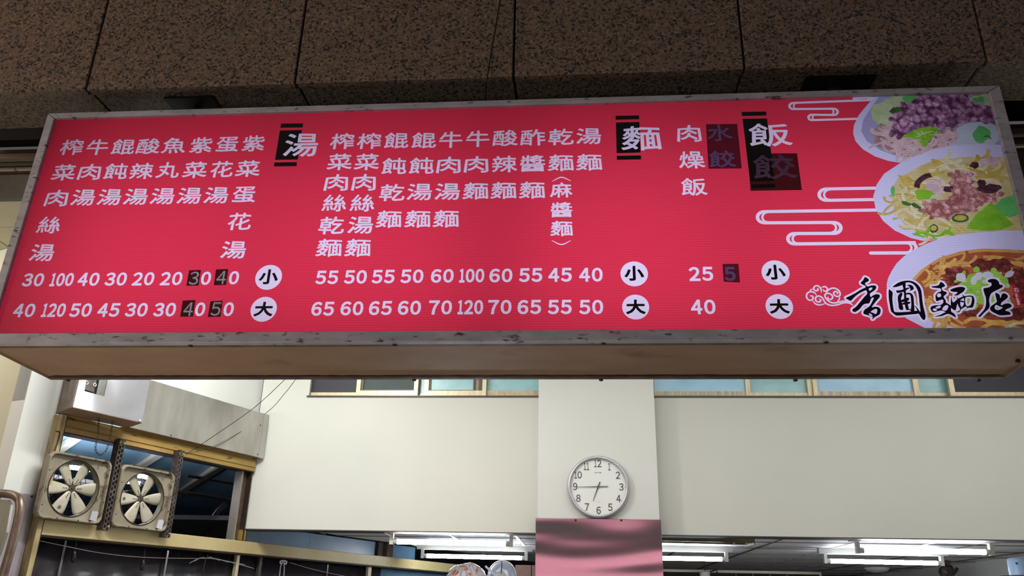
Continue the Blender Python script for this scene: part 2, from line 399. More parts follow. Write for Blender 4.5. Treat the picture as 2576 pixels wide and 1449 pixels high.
bm = BM(); box(bm, (-4.66, 3.0, 0), (-4.6, 4.6, ZT+.05)); struct('wall_left', bm, WALLB)
# slanted kitchen wall: only the part above the opening; white pier on its near end
bm = BM(); sbox(bm, -1.54, .03, 2.50, 3.42, -.10, -.001); struct('wall_kitchen', bm, WALLW)
bm = BM(); sbox(bm, -1.54, -1.362, 0, 3.4, -.10, .004); struct('wall_pier', bm, WALLW)
c0 = S(-1.54, 0, 0)
bm = BM(); prism(bm, [S(-1.539, 0, 0), S(-1.539, 0, -2.0), S(-1.44, 0, -2.0), S(-1.44, 0, 0)], (0, 0, 3.4)); struct('wall_side', bm, WALLB)

# low room beyond: ceiling of grey tiles on a grid
lc = sempty('ceiling', (1, 8, 2.06))
LX = [-2.25, -1.80, -1.35, -.90, -.448, .15, .75, 1.30, 1.83, 2.30, 2.62, 3.22, 3.4]; LY = [5.25, 5.62, 5.95, 6.55, 7.15, 7.75, 8.35, 8.95, 9.55, 10.15, 10.75]
bm = BM(); box(bm, (-3.2, 5.25, 2.092), (3.4, 10.8, 2.12)); obj('backing', bm, TBARD, lc)
def skx(y): return SP.x + (y-SP.y)*math.tan(SA)                # x of the slanted wall at depth y
for i in range(len(LX)-1):
    for j in range(len(LY)-1):
        y0, y1 = LY[j]+.005, LY[j+1]-.005; x0, x1 = LX[i]+.005, LX[i+1]-.005
        c = skx(y1)+.06
        if x1 < c: continue
        bm = BM()
        if x0 < c:
            c0_, c1_ = skx(y0)+.05, skx(y1)+.05
            P = [(max(x0, min(c0_, x1-.01)), y0), (x1, y0), (x1, y1), (max(x0, min(c1_, x1-.01)), y1)]
            prism(bm, [(x, y, 2.062) for x, y in P], (0, 0, .028))
        else: box(bm, (x0, y0, 2.062), (x1, y1, 2.09))
        obj('tile', bm, CEILG, lc)
for x in LX[1:-1]:
    y0 = max(5.25, SP.y+(x-SP.x)/math.tan(SA) if x < skx(10.7) else 5.25)
    y0 = 5.25
    yy = 10.75
    if x < skx(10.75): yy = SP.y+(x-SP.x)/math.tan(SA)-.1
    if yy-y0 < .1: continue
    bm = BM(); box(bm, (x-.011, y0, 2.058), (x+.011, yy, 2.064)); obj('grid_bar', bm, TBAR if x in (-1.35, -.90, -.448, 1.83, 2.30) else TBARD, lc)
for y in LY[1:-1]:
    bm = BM(); box(bm, (skx(y)+.06, y-.010, 2.0585), (3.4, y+.010, 2.0645)); obj('grid_bar', bm, TBARD, lc)
# back wall of the low room, dark service bay below a steel rail
bm = BM(); box(bm, (-1.2, 10.75, 0), (3.4, 10.85, 2.1)); struct('wall_far', bm, mat('far_wall_dark', (74, 66, 58), rough=.7, var=(48, 44, 40), scale=3))

# kitchen behind the slanted wall
bm = BM(); sbox(bm, -1.438, 7.2, 2.78, 2.82, -5.0, -.12); struct('ceiling_kitchen', bm, KCEIL)
bm = BM(); sbox(bm, -1.438, 7.2, 0, 2.9, -5.1, -5.0); struct('wall_kitchen_far', bm, KBLUE)
bm = BM(); sbox(bm, -1.538, -1.44, 0, 2.9, -5.1, -2.0); sbox(bm, 7.2, 7.3, 0, 2.9, -5.1, -.12); struct('wall_kitchen_end', bm, KBLUE)

# ---- windows in the rear wall
def zrow(y): return ony(1300, y, WY).z
def win(num, x0, x1, parts, label=None):
    w = sempty('window_%d' % num, ((x0+x1)/2, WY+.05, ZS))
    bm = BM(); box(bm, (x0-.012, WY-.012, ZS-.008), (x1+.012, WY+.12, ZS)); obj('sill_line', bm, ALUD, w)
    bm = BM(); box(bm, (x0, WY+.0, WT-.03), (x1, WY+.12, WT)); obj('window_frame', bm, ALU, w)
    for kind, a, b, m, zlow, y in parts:
        xa, xb = ony(a, 980, WY+y).x, ony(b, 980, WY+y).x
        bm = BM()
        if kind == 'pane': box(bm, (xa, WY+y+.012, zlow), (xb, WY+y+.018, WT-.03)); obj('pane', bm, m, w)
        elif kind == 'post':
            box(bm, (xa, WY+y, ZS+.002), (xb, WY+y+.03, WT-.03)); obj('window_stile', bm, m, w)
        elif kind == 'rail':
            box(bm, (xa, WY+y+.002, ZS+.002), (xb, WY+y+.026, zlow)); obj('window_rail', bm, m, w)
zr1 = ony(1300, 985, WY).z; zr2 = ony(1300, 976, WY).z; zr3 = ony(1300, 983, WY).z
win(1, L0, L1, [
    ('post', 777, 783, ALUD, 0, .03), ('rail', 783, 896, ALU, zr1+.002, .03), ('pane', 783, 896, GLD, zr1, .03), ('post', 896, 906, ALU, 0, .03),
    ('rail', 906, 1041, ALU, zr1+.012, .02), ('post', 906, 913, ALUD, 0, .04), ('rail', 912, 1040, ALUD, zr1+.024, .04), ('pane', 912, 1040, GLG, zr1, .04), ('post', 1041, 1051, ALU, 0, .02),
    ('post', 1051, 1055, RAIL, 0, .05), ('pane', 1055, 1068, GLT, ZS, .06), ('rail', 1055, 1068, ALU, zr1, .06), ('post', 1067, 1078, ALU, 0, .03),
    ('rail', 1078, 1214, ALU, zr1+.012, .02), ('post', 1078, 1083, ALUD, 0, .04), ('rail', 1082, 1192, ALUD, zr1+.020, .035), ('pane', 1083, 1190, GLT, zr1, .04), ('post', 1190, 1194, ALUD, 0, .036),
    ('post', 1194, 1204, RAIL, 0, .05), ('post', 1204, 1213, ALUD, 0, .045), ('post', 1213, 1223, ALU, 0, .02),
    ('rail', 1223, 1357, mat('aluminium_worn', (178, 166, 136), rough=.35, metal=.4, var=(150, 132, 104), scale=14, stretch=(4, 1, 1)), zr2-.004, .05), ('pane', 1223, 1357, GLT, zr2-.01, .06)])
RW = mat('aluminium_water_stained', (198, 186, 160), rough=.4, metal=.2, var=(150, 138, 120), scale=9, amt=.35, stretch=(5, 1, .6))
win(2, R0, R1, [
    ('rail', 1646, 1877, RW, zr2-.008, .05), ('pane', 1646, 1877, GLB, zr2-.02, .055), ('post', 1876, 1888, ALU, 0, .045),
    ('rail', 1888, 2034, ALU, zr2-.012, .07), ('pane', 1888, 2034, GLT, zr2-.02, .08), ('post', 2032, 2044, ALU, 0, .06), ('post', 2046, 2057, ALU, 0, .04),
    ('rail', 2057, 2300, RW, zr2-.008, .05), ('pane', 2057, 2300, GLB, zr2-.02, .055), ('post', 2299, 2313, ALU, 0, .045),
    ('rail', 2313, 2392, ALU, zr2-.012, .07), ('pane', 2313, 2392, GLT, zr2-.02, .08), ('post', 2389, 2402, ALU, 0, .03),
    ('rail', 2402, 2730, ALU, zr1+.006, .03), ('pane', 2402, 2730, GLD, zr1, .03)])
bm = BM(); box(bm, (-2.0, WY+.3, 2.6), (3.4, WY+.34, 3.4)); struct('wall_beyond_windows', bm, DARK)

# ================================================================== THE SIGN
sign = empty('menu_sign', FP(-.27, -.037, -.2), 'long red backlit menu signboard in a grey metal box under the granite beam', 'sign')
U0, U1, V0, V1 = -2.004, 1.434, 0.0, .881
OU0, OU1, OV0, OV1 = -2.036, 1.474, -.037, .905
inn = [(U0, V0), (U1, V0), (U1, V1), (U0, V1)]; out_ = [(OU0, OV0), (OU1, OV0), (OU1, OV1), (OU0, OV1)]
for k in range(4):
    a, b = k, (k+1) % 4
    q = [out_[a], out_[b], inn[b], inn[a]]
    cx = sum(p[0] for p in q)/4; cy = sum(p[1] for p in q)/4
    bm = BM(); prism(bm, [FP(cx+(u-cx)*.9995, cy+(v-cy)*.997, .014) for u, v in q], FN*.03)
    bmesh.ops.bevel(bm, geom=bm.edges[:], offset=.002, segments=1, affect='EDGES')
    obj('frame_bar', bm, GALV, sign)
DP = .40
bm = BM(); fbox(bm, OU0+.003, OU1-.003, OV0+.009, OV0+.012, -DP+.006, -.012); obj('bottom_sheet', bm, SHEET, sign)
bm = BM(); fbox(bm, OU0+.003, OU1-.003, OV1-.006, OV1-.003, -DP+.006, -.012); obj('top_sheet', bm, GALV, sign)
for u0, u1 in ((OU0, OU0+.003), (OU1-.003, OU1)):
    bm = BM(); fbox(bm, u0, u1, OV0, OV1, -DP, -.014); obj('side_sheet', bm, SHEET, sign)
bm = BM(); fbox(bm, OU0+.003, OU1-.003, OV0+.012, OV1-.006, -DP, -DP+.005); obj('back_sheet', bm, BOXIN, sign)
for o0, o1 in ((-.034, -.014), (-DP, -DP+.022)):
    bm = BM(); fbox(bm, OU0, OU1, OV0, OV0+.005, o0, o1); obj('bottom_flange', bm, LIP, sign)
# rust line where the sheet meets the rear flange (uneven edge)
bm = BM(); top = []; bot = []
for i in range(121):
    u = OU0+.02+(OU1-OU0-.04)*i/120; bot.append(FP(u, OV0+.0075, -DP+.022)); top.append(FP(u, OV0+.0075, -DP+.026+random.random()*.006))
prism(bm, bot+top[::-1], -FV*.0015); obj('rust_streak', bm, RUST, sign)
bm = BM(); top = []; bot = []
for i in range(41):
    u = OU0+.03+.55*i/40; bot.append(FP(u, OV0+.0078, -.034)); top.append(FP(u, OV0+.0078, -.036-random.random()*.003))
prism(bm, bot+top[::-1], -FV*.0015); obj('rust_streak', bm, RUST, sign)
BP_ = FO+FV*(OV0)
for px, py in ((480, 869), (993, 867), (1518, 864), (2078, 861), (172, 956), (1042, 955), (1512, 955), (2001, 956), (2462, 957), (2561, 909)):
    P = on(px, py, BP_, FV); bm = BM(); lathe(bm, [(0, .006), (.006, .006), (.008, .002), (.008, -.004), (0, -.006)], P, FV, 10); obj('rivet', bm, BLACK, sign, True)
# hanging pipes with their plates under the soffit
for (px, w, pw, pd) in ((483, .014, .20, .16), (2112, .034, .25, .17)):
    P = onz(px, 262 if w < .02 else 205, GZ); P.y = 2.66; zt = FP(0, OV1, -.15).z
    bm = BM(); cyl(bm, (P.x, P.y, zt-.005), (P.x, P.y, GZ+.006), w, 20); obj('hanging_pipe', bm, IRON, sign, True)
    bm = BM(); box(bm, (P.x-pw/2, P.y-pd/2, GZ+.004), (P.x+pw/2, P.y+pd/2, GZ+.0135)); obj('mounting_plate', bm, BLACK, sign)
# lamps inside the box
for v, e in ((.07, .82), (.24, .78), (.42, .72), (.60, .60), (.80, .26)):
    for u0, u1 in ((-1.93, -1.17), (-1.12, -.35), (-.22, .50), (.56, 1.33)):
        uc = (u0+u1)/2; P = FP(uc, v, -.24)
        l = bpy.data.lights.new('sign_tube', 'AREA'); l.shape = 'RECTANGLE'; l.size = u1-u0; l.size_y = .03; l.energy = .605*e; l.color = (.90, .88, 1.10)
        o = bpy.data.objects.new('sign_tube', l); link(o); o.location = P; o.rotation_euler = (-FN).to_track_quat('-Z', 'Y').to_euler()
        o.parent = sign; o.matrix_parent_inverse = Matrix.Translation(-LOC[sign.name])

# ---------- print on the sheet: every colour field is a face of one planar partition
I = {}
I['red'] = ink('red', (236, 60, 86))
I['white'] = ink('white', (240, 236, 255), ribs=.06)
I['halo'] = ink('letter_edge', (150, 60, 150), ribs=.05)
I['black'] = mat('print_black', (8, 6, 10), rough=.4)
I['navy'] = ink('brush_black', (14, 10, 24))
I['bowl'] = ink('bowl', (208, 214, 246), (222, 224, 252), 'n', 6, .8, ribs=.10)
I['bowl_shade'] = ink('bowl_shade', (160, 162, 200), (176, 178, 216), 'n', 6, .8, ribs=.12)
I['meat_purple'] = ink('meat_purple', (232, 192, 222), (92, 52, 84), 'cells', 50, rgb3=(186, 136, 172))
I['noodle_pale'] = ink('noodle_pale', (236, 216, 214), (196, 170, 172), 'n', 40, .5)
I['noodle_shadow'] = ink('noodle_shadow', (190, 160, 160), (146, 112, 112), 'n', 60, .4)
I['leaf'] = ink('leaf', (150, 214, 60), (112, 184, 40), 'n', 30, .5)
I['leaf_dark'] = ink('leaf_dark', (74, 130, 60), (36, 84, 40), 'n', 50, .4)
I['leaf_pale'] = ink('leaf_pale', (206, 226, 180), (176, 204, 140), 'n', 30, .4)
I['mint'] = ink('mint', (110, 206, 110), (90, 190, 100), 'n', 30, .4)
I['egg'] = ink('egg_white', (206, 222, 232), (190, 210, 216), 'n', 18, .5)
I['broth_y'] = ink('broth_yellow', (222, 216, 160), (196, 186, 110), 'n', 30, .5)
I['noodle_y'] = ink('noodle_yellow', (238, 236, 206), (216, 210, 150), 'n', 40, .5)
I['cabbage'] = ink('cabbage', (220, 204, 110), (186, 166, 70), 'n', 26, .4)
I['meat_pink'] = ink('meat_pink', (244, 204, 200), (150, 94, 88), 'cells', 62, rgb3=(210, 158, 150))
I['mushroom'] = ink('mushroom', (104, 66, 80), (46, 24, 36), 'n', 60, .4)
I['broth_b'] = ink('broth_brown', (196, 112, 72), (150, 76, 46), 'n', 22, .5)
I['broth_edge'] = ink('broth_edge', (222, 180, 110), (204, 156, 84), 'n', 22, .4)
I['noodle_o'] = ink('noodle_amber', (238, 204, 112), (214, 168, 66), 'n', 36, .4)
I['beef'] = ink('beef', (168, 92, 84), (96, 42, 40), 'cells', 70, rgb3=(136, 66, 60))
I['onion_w'] = ink('onion_white', (226, 232, 240), (200, 214, 214), 'n', 20, .5)
I['onion_g'] = ink('onion_green', (170, 224, 90), (130, 196, 60), 'n', 26, .5)
I['tag_red'] = ink('tag_red', (214, 44, 60))
KEYS = list(I); 
ELE = []          # (priority implied by order, polygons, ink, object name)
def add(polys, key, name): ELE.append((polys, key, name))
def PX(pts): return [FC(*p) for p in pts]

_gc = {}
def glyphs(chars, off):
    todo = [c for c in chars if (c, off) not in _gc]
    objs = []
    for c in todo:
        t = bpy.data.curves.new('glyph', 'FONT'); t.body = c; t.resolution_u = 3; t.dimensions = '2D'; t.offset = off
        o = bpy.data.objects.new('glyph', t); link(o); objs.append((c, o))
    dg = bpy.context.evaluated_depsgraph_get(); dg.update()
    for c, o in objs:
        e = o.evaluated_get(dg); me = e.to_mesh()
        V = [(v.co.x, v.co.y) for v in me.vertices]; Fc = [list(p.vertices) for p in me.polygons]
        _gc[(c, off)] = (V, Fc); e.to_mesh_clear()
    for c, o in objs:
        d = o.data; bpy.data.objects.remove(o); bpy.data.curves.remove(d)
NUM = [0]
def place(c, u, v, w, h, off, key, name, warp=0.0, em=False):
    """off: how much the outline is fattened (metres on the sheet)"""
    glyphs([c], 0.0); V, Fc = _gc[(c, 0.0)]
    xs = [p[0] for p in V]; ys = [p[1] for p in V]
    x0, x1, y0, y1 = min(xs), max(xs), min(ys), max(ys)
    w -= off; h -= off
    def T(i):
        X = (V[i][0]-x0)/(x1-x0)-.5; Y = (V[i][1]-y0)/(y1-y0)-.5
        if warp:                                   # clerical script: feet spread, stroke ends lift
            lo = max(0, -Y)*2; hi = max(0, Y)*2
            ox = abs(X)*2
            Yn = Y - warp*.05*ox*ox*hi + warp*.05*(ox**3)*lo
            Xn = X*(1+warp*.07*lo-warp*.05*hi)
            X, Y = Xn, Yn
        return (u+X*w, v+Y*h)
    P = [T(i) for i in range(len(V))]
    out = []; cnt = {}
    for f in Fc:
        out.append([P[i] for i in f])
        for i in range(len(f)):
            e_ = (f[i-1], f[i]); k = (min(e_), max(e_)); cnt[k] = cnt.get(k, 0)+1
    for (i, j), n in cnt.items():
        if n == 1 and off > 0:
            a, b = Vector(P[i]), Vector(P[j]); d = b-a
            if d.length < 1e-7: continue
            d.normalize(); nn = Vector((-d.y, d.x))*off/2; e_ = d*off*.28
            out.append([tuple(a-e_+nn), tuple(b+e_+nn), tuple(b+e_-nn), tuple(a-e_-nn)])
    NUM[0] += 1
    add(out, key, '%s#%d' % (name, NUM[0]))
GW, GH = .0885, .0705
OFF = .0025
def row(txt, pts, name, w=GW, h=GH, key='white', off=OFF):
    glyphs(set(txt), 0.0)
    for c, p in zip(txt, pts):
        u, v = FC(*p)
        ww = w*(1.0 if c not in '牛肉丸水花絲紫蛋' else .95)
        place(c, u, v, ww, h, off, key, name, warp=1.0)
# soup section
N1 = 'menu_character'
row('榨牛餛酸魚紫蛋紫', [(181, 370), (245.6, 370), (310, 369), (373.5, 367.6), (438, 366), (506.5, 365), (572, 363), (638, 360.5)], N1)
row('菜肉飩辣丸菜花菜', [(161, 433.5), (226, 432.7), (291.5, 430.7), (356.5, 430), (423, 428), (491, 427), (558, 425.6), (624, 424)], N1)
row('肉湯湯湯湯湯湯蛋', [(143, 498.6), (210, 496.4), (276, 495.5), (342.4, 494.4), (409.5, 493), (476.8, 492), (544.7, 490.7), (614, 489.3)], N1)
row('絲花湯湯', [(124, 565.7), (602.7, 557), (106.7, 635), (588, 628)], N1)
# noodle section
N2 = 'menu_character'
row('榨榨餛餛牛牛酸酢乾湯', [(861.4, 355), (929, 354.5), (996.9, 353), (1065.9, 352.6), (1134, 351.2), (1202, 349), (1271, 347), (1340.6, 345.7), (1411, 344.3), (1481, 342)], N2)
row('菜菜飩飩肉肉辣醬麵麵', [(854.7, 407), (922.9, 407), (991, 417.5), (1060, 416.6), (1129, 415.2), (1198.5, 413.9), (1268.9, 412.5), (1340, 411), (1411, 409.2), (1482.2, 407.8)], N2)
row('肉肉乾湯湯麵麵麵', [(846.5, 459.4), (916, 458.9), (986.4, 484.3), (1055.4, 482.3), (1125.8, 481.5), (1197, 480), (1267, 478.7), (1338.7, 478)], N2)
row('絲絲乾湯麵麵麵麵麵', [(841.5, 510.5), (911.9, 510.5), (834, 567), (907.2, 565.7), (828.5, 623), (900.8, 623), (978.7, 551), (1051.3, 550.5), (1122.5, 550)], N2)
row('麻醬麵', [(1411.9, 478), (1412.7, 527.6), (1413, 574.5)], N2, w=GW*.84, h=GH*.86)
# rice section
N3 = 'menu_character'
row('肉燥飯', [(1733.5, 336), (1740.3, 401.8), (1745, 469.5)], N3, w=GW*.97, h=GH*1.02)
row('水餃', [(1810, 334), (1816.7, 399.8)], N3, w=GW*1.0, h=GH*1.0)
def bar(poly, name): NUM[0] += 1; add([PX(poly)], 'black', '%s#%d' % (name, NUM[0]))
def head(c, box_, name):
    x0, x1, y0, y1 = box_
    u, v = FC((x0+x1)/2, (y0+y1)/2); ua = FC(x0, (y0+y1)/2)[0]; ub = FC(x1, (y0+y1)/2)[0]
    va = FC((x0+x1)/2, y0)[1]; vb = FC((x0+x1)/2, y1)[1]
    place(c, u, v, (ub-ua)*1.0, va-vb, .0034, 'white', name, warp=1.0)
HB = 'heading_bar'; HL = 'heading_character'
for q in ([(707, 311), (762.5, 310.4), (761.4, 320.6), (705.4, 321.4)], [(704, 328.3), (759.8, 327), (749, 401.4), (691.9, 402.3)], [(690.5, 408.6), (747, 407.8), (746.3, 418), (688.9, 418.8)],
          [(1548.5, 291.3), (1607.8, 290.2), (1608, 299.9), (1548.7, 301.3)], [(1549.3, 308), (1608.4, 306.8), (1611.4, 383.8), (1551.2, 385.4)], [(1551.5, 392), (1612.2, 391), (1613, 400.9), (1552, 402)],
          [(1865.6, 281.7), (1927.5, 280.3), (1928, 290.4), (1866.6, 292)], [(1868, 299), (1929.6, 297.7), (1948.5, 455), (1887, 457)], [(1889, 464), (1950, 462), (1951, 472), (1890, 474)]):
    bar(q, HB)
head('湯', (716, 800, 334, 394), HL); head('麵', (1565, 1662, 316, 378.5), HL); head('飯', (1883, 1988, 309, 368.5), HL); head('餃', (1894, 2001, 388, 451), HL)
# the curved brackets round the small dish name
def arc(p0, p1, p2, w, key, name, k=10):
    pts = catmull([Vector(FC(*p)).to_3d() for p in (p0, p1, p2)], k); ribbon([(p.x, p.y) for p in pts], [w*(.45+.55*math.sin(math.pi*i/(len(pts)-1))) for i in range(len(pts))], key, name)
def ribbon(pts, w, key, name):
    """band of varying width w (metres on the sheet) along pts"""
    n = len(pts); L = []; Rr = []
    for i in range(n):
        a = Vector(pts[max(0, i-1)]); b = Vector(pts[min(n-1, i+1)]); d = (b-a)
        if d.length < 1e-9: d = Vector((1, 0))
        d.normalize(); nn = Vector((-d.y, d.x)); ww = (w[i] if isinstance(w, (list, tuple)) else w)/2
        L.append(Vector(pts[i])+nn*ww); Rr.append(Vector(pts[i])-nn*ww)
    add([[tuple(L[i]), tuple(L[i+1]), tuple(Rr[i+1]), tuple(Rr[i])] for i in range(n-1)], key, name)
arc((1389, 456), (1412.4, 446), (1436, 455), .0045, 'white', 'bracket#1'); arc((1388, 605), (1412.4, 615), (1436, 605), .0045, 'white', 'bracket#2')
# prices
def dscale(px, py, w, h):
    return FC(px+w/2, py)[0]-FC(px-w/2, py)[0], FC(px, py-h/2)[1]-FC(px, py+h/2)[1]
D2 = dscale(1409, 691, 59, 35); D3 = dscale(1187, 693, 63, 35)
FW = {c: chr(0xFF10+int(c)) for c in '0123456789'}
def digits(st, u, v, W_, H_, off, key, name):
    """each digit set at its own place in the width W_"""
    ws = [.62 if c == '1' else 1.0 for c in st]; gap = .16 if len(st) < 3 else .10
    k = W_/(sum(ws)+gap*(len(st)-1)); x = u-W_/2
    for c, q in zip(st, ws):
        place(FW[c], x+q*k/2, v, q*k, H_, off, key, name); x += (q+gap)*k
def price(s, px, py, name, w=None):
    u, v = FC(px, py)
    if len(s) == 1: ww = D2[0]*.455
    elif len(s) == 3: ww = D3[0]
    else: ww = D2[0]
    digits(s, u, v, w or ww, D2[1], .0042, 'white', name)
PS, PL = 'price', 'price'
for s, x, y in (('30', 84, 704), ('100', 156.4, 703.4), ('40', 223.4, 702.6), ('30', 292, 702), ('20', 361, 701.4), ('20', 431.4, 700.8), ('3', 489, 700.5), ('0', 518.5, 700), ('4', 558, 699), ('0', 588.7, 698.7),
                ('55', 822.7, 697.8), ('50', 894.7, 696.7), ('55', 964.4, 695.9), ('50', 1036.7, 695), ('60', 1112.7, 694), ('100', 1187, 693.3), ('60', 1260, 693), ('55', 1335, 692), ('45', 1409, 691.4), ('40', 1486.5, 691), ('25', 1763.5, 689), ('5', 1836.5, 689)):
    price(s, x, y, PS)
for s, x, y in (('40', 61.4, 781), ('120', 135.7, 780.2), ('50', 203.6, 780.2), ('45', 273.8, 779.9), ('30', 343.8, 779.3), ('30', 415, 779), ('4', 475, 778.7), ('0', 503.7, 778), ('5', 544.4, 778), ('0', 575.4, 777.8),
                ('65', 812, 776.8), ('60', 885.4, 775.7), ('65', 957, 775), ('60', 1030, 774.2), ('70', 1107.9, 773.4), ('120', 1183.5, 772.7), ('70', 1257.3, 772.3), ('65', 1331.5, 772.3), ('55', 1408.3, 772.3), ('50', 1487.3, 772.3), ('40', 1769, 772)):
    price(s, x, y, PL)
# size discs
def disc(px, py, w, h, c):
    u, v = FC(px, py); a, b = dscale(px, py, w, h); a = b*1.0
    add([[(u+a/2*math.cos(2*math.pi*k/48), v+b/2*math.sin(2*math.pi*k/48)) for k in range(48)]], 'white', 'size_disc#%d' % NUM[0])
    place(c, u, v+(.002 if c == '小' else 0), a*.70, b*.60, .0042, 'black', 'size_character', warp=.6)
for px, py, c in ((675.7, 697.5, '小'), (663.3, 777.8, '大'), (1595.4, 688.8, '小'), (1599, 772.3, '大'), (1951, 686, '小'), (1960.4, 771, '大')): disc(px, py, 66, 62.5, c)

# cloud scroll lines (pixel points are from a 2.264x view whose corner is at 1880,220)
def Z(ox, oy, s, pts): return [FC(ox+x/s, oy+y/s) for x, y in pts]
def line(pts, w, key, name, ox=1880, oy=220, s=2.264, k=6):
    q = catmull([Vector((a, b, 0)) for a, b in Z(ox, oy, s, pts)], k); ribbon([(p.x, p.y) for p in q], w, key, name)
def scroll(segs, w):
    """straight runs joined by round turns; segs: list of (x_left, x_right, y)"""
    for seg in segs: 
        q = Z(1880, 220, 2.264, seg); ribbon(q, w, 'white', CL)
def uturn(xl, y0, y1, side, w, s_in=1.0):
    """round end at x, between the lines y0 and y1; side -1 opens right"""
    r = (y1-y0)/2; cy = (y0+y1)/2
    pts = [(xl+side*r*1.25*math.sin(math.pi*t/12), cy-r*math.cos(math.pi*t/12)) for t in range(13)]
    ribbon(Z(1880, 220, 2.264, pts), w, 'white', CL)
    pts = [(xl-side*18+side*(r*.95)*math.sin(math.pi*t/12), cy-r*.86*math.cos(math.pi*t/12)) for t in range(13)]
    ribbon(Z(1880, 220, 2.264, pts), w*.62, 'white', CL)
w1, w2 = .0088, .0118; CL = 'cloud_scroll#1'
scroll([[(600, 64), (745, 52)], [(262, 88), (700, 72), (728, 58)], [(262, 123), (492, 121)], [(368, 155), (492, 157)], [(368, 186), (640, 178)]], w1)
uturn(262, 88, 123, -1, w1); uturn(492, 121, 157, 1, w1); uturn(368, 155, 186, -1, w1); uturn(700, 38, 68, 1, w1)
CL = 'cloud_scroll#2'
scroll([[(450, 578), (740, 573)], [(450, 643), (740, 638)]], w2); uturn(450, 578, 643, -1, w2); CL = 'cloud_scroll#3'
scroll([[(98, 707), (745, 698)], [(98, 771), (496, 769)], [(268, 832), (496, 831)], [(268, 891), (960, 884)], [(705, 943), (970, 942)]], w2)
uturn(98, 707, 771, -1, w2); uturn(494, 769, 831, 1, w2); uturn(268, 832, 891, -1, w2); uturn(925, 884, 943, 1, w2)
u_, v_ = Z(1880, 220, 2.264, [(704, 943)])[0]
add([[(u_+w2/2*math.cos(k*math.pi/8), v_+w2/2*math.sin(k*math.pi/8)) for k in range(16)]], 'white', CL)

# ---- printed bowls
def blob(px, py, rx, ry, n=18, jit=.18, rot=0.0, rng=random):
    pts = []
    for k in range(n):
        a = 2*math.pi*k/n; r = 1+rng.uniform(-jit, jit); x = rx*r*math.cos(a); y = ry*r*math.sin(a)
        pts.append((px+x*math.cos(rot)-y*math.sin(rot), py+x*math.sin(rot)+y*math.cos(rot)))
    return PX(pts)
def noodle(pts, w, key, name):
    q = catmull([Vector((a, b, 0)) for a, b in PX(pts)], 4); ribbon([(p.x, p.y) for p in q], w, key, name)
rg = random.Random(3)
def inside(p, poly):
    c = False; n = len(poly)
    for i in range(n):
        a, b = poly[i], poly[i-1]
        if (a[1] > p[1]) != (b[1] > p[1]) and p[0] < (b[0]-a[0])*(p[1]-a[1])/(b[1]-a[1])+a[0]: c = not c
    return c
def scatter(poly, n):
    xs = [p[0] for p in poly]; ys = [p[1] for p in poly]; o = []
    while len(o) < n:
        p = (rg.uniform(min(xs), max(xs)), rg.uniform(min(ys), max(ys)))
        if inside(p, poly): o.append(p)
    return o
def swirl(p, L, w, key, name, ang=None, curl=.6):
    a = rg.uniform(0, math.pi*2) if ang is None else ang+rg.uniform(-.35, .35); pts = [p]; k = rg.uniform(-curl, curl)
    for i in range(4):
        pts.append((pts[-1][0]+L*math.cos(a), pts[-1][1]+L*math.sin(a)*.75)); a += k
    noodle(pts, w, key, name)
BN = 'meat_noodle_bowl_picture'
bowl1 = [(2207, 238), (2183, 262), (2160, 290), (2148, 315), (2146, 335), (2152, 355), (2170, 375), (2200, 393), (2235, 405), (2262, 409), (2300, 408), (2400, 395), (2540, 380), (2535, 238)]
add([PX(bowl1)], 'bowl', BN)
add([PX([(2215, 238), (2192, 270), (2172, 300), (2166, 330), (2180, 355), (2215, 378), (2262, 395), (2330, 400), (2540, 380), (2535, 238)])], 'bowl_shade', BN)
add([blob(2232, 290, 42, 34, 16, .15)], 'leaf_pale', BN); add([blob(2265, 262, 40, 26, 16, .2)], 'leaf_pale', BN); add([blob(2300, 250, 30, 10, 12, .2)], 'mint', BN)
nreg = [(2196, 330), (2215, 310), (2260, 325), (2330, 340), (2390, 322), (2440, 330), (2450, 356), (2400, 372), (2350, 395), (2280, 398), (2230, 380), (2200, 362)]
add([PX(nreg)], 'noodle_shadow', BN)
for p in scatter(nreg, 130): swirl(p, 12, .0078, 'noodle_pale', BN, ang=rg.choice([0, .2, 2.9, 1.2]))
add([PX([(2405, 325), (2430, 310), (2480, 306), (2506, 318), (2520, 345), (2500, 364), (2440, 366), (2395, 372), (2412, 345)])], 'egg', BN)
add([blob(2468, 338, 22, 20, 14, .15)], 'mint', BN)
noodle([(2476, 344), (2486, 342), (2494, 350)], .003, 'mushroom', BN)
meat = [(2243, 300), (2252, 280), (2270, 262), (2300, 258), (2310, 238), (2430, 238), (2450, 262), (2490, 268), (2506, 290), (2508, 312), (2480, 306), (2430, 306), (2400, 316), (2370, 322), (2340, 318), (2310, 325), (2290, 335), (2265, 342), (2246, 335), (2250, 318)]
add([PX(meat)], 'meat_purple', BN)
for i in range(len(meat)):
    x, y = meat[i]; add([blob(x, y, rg.uniform(7, 13), rg.uniform(5, 9), 10, .3)], 'meat_purple', BN)
for q in [(2480, 245), (2460, 250), (2495, 258)]: add([blob(q[0], q[1], 18, 8, 12, .3)], 'leaf_pale', BN)
add([blob(2462, 250, 15, 7, 10, .3)], 'mint', BN)
add([blob(2255, 277, 14, 7, 10, .2, -.3)], 'leaf_dark', BN)
add([PX([(2268, 345), (2300, 326), (2335, 318), (2362, 322), (2352, 338), (2340, 352), (2330, 368), (2322, 370), (2310, 352), (2290, 346)])], 'leaf', BN)
for p in scatter([(2275, 345), (2300, 326), (2355, 320), (2330, 362)], 14): swirl(p, 7, .0028, rg.choice(['leaf_dark', 'leaf_pale', 'leaf']), BN, ang=.2)

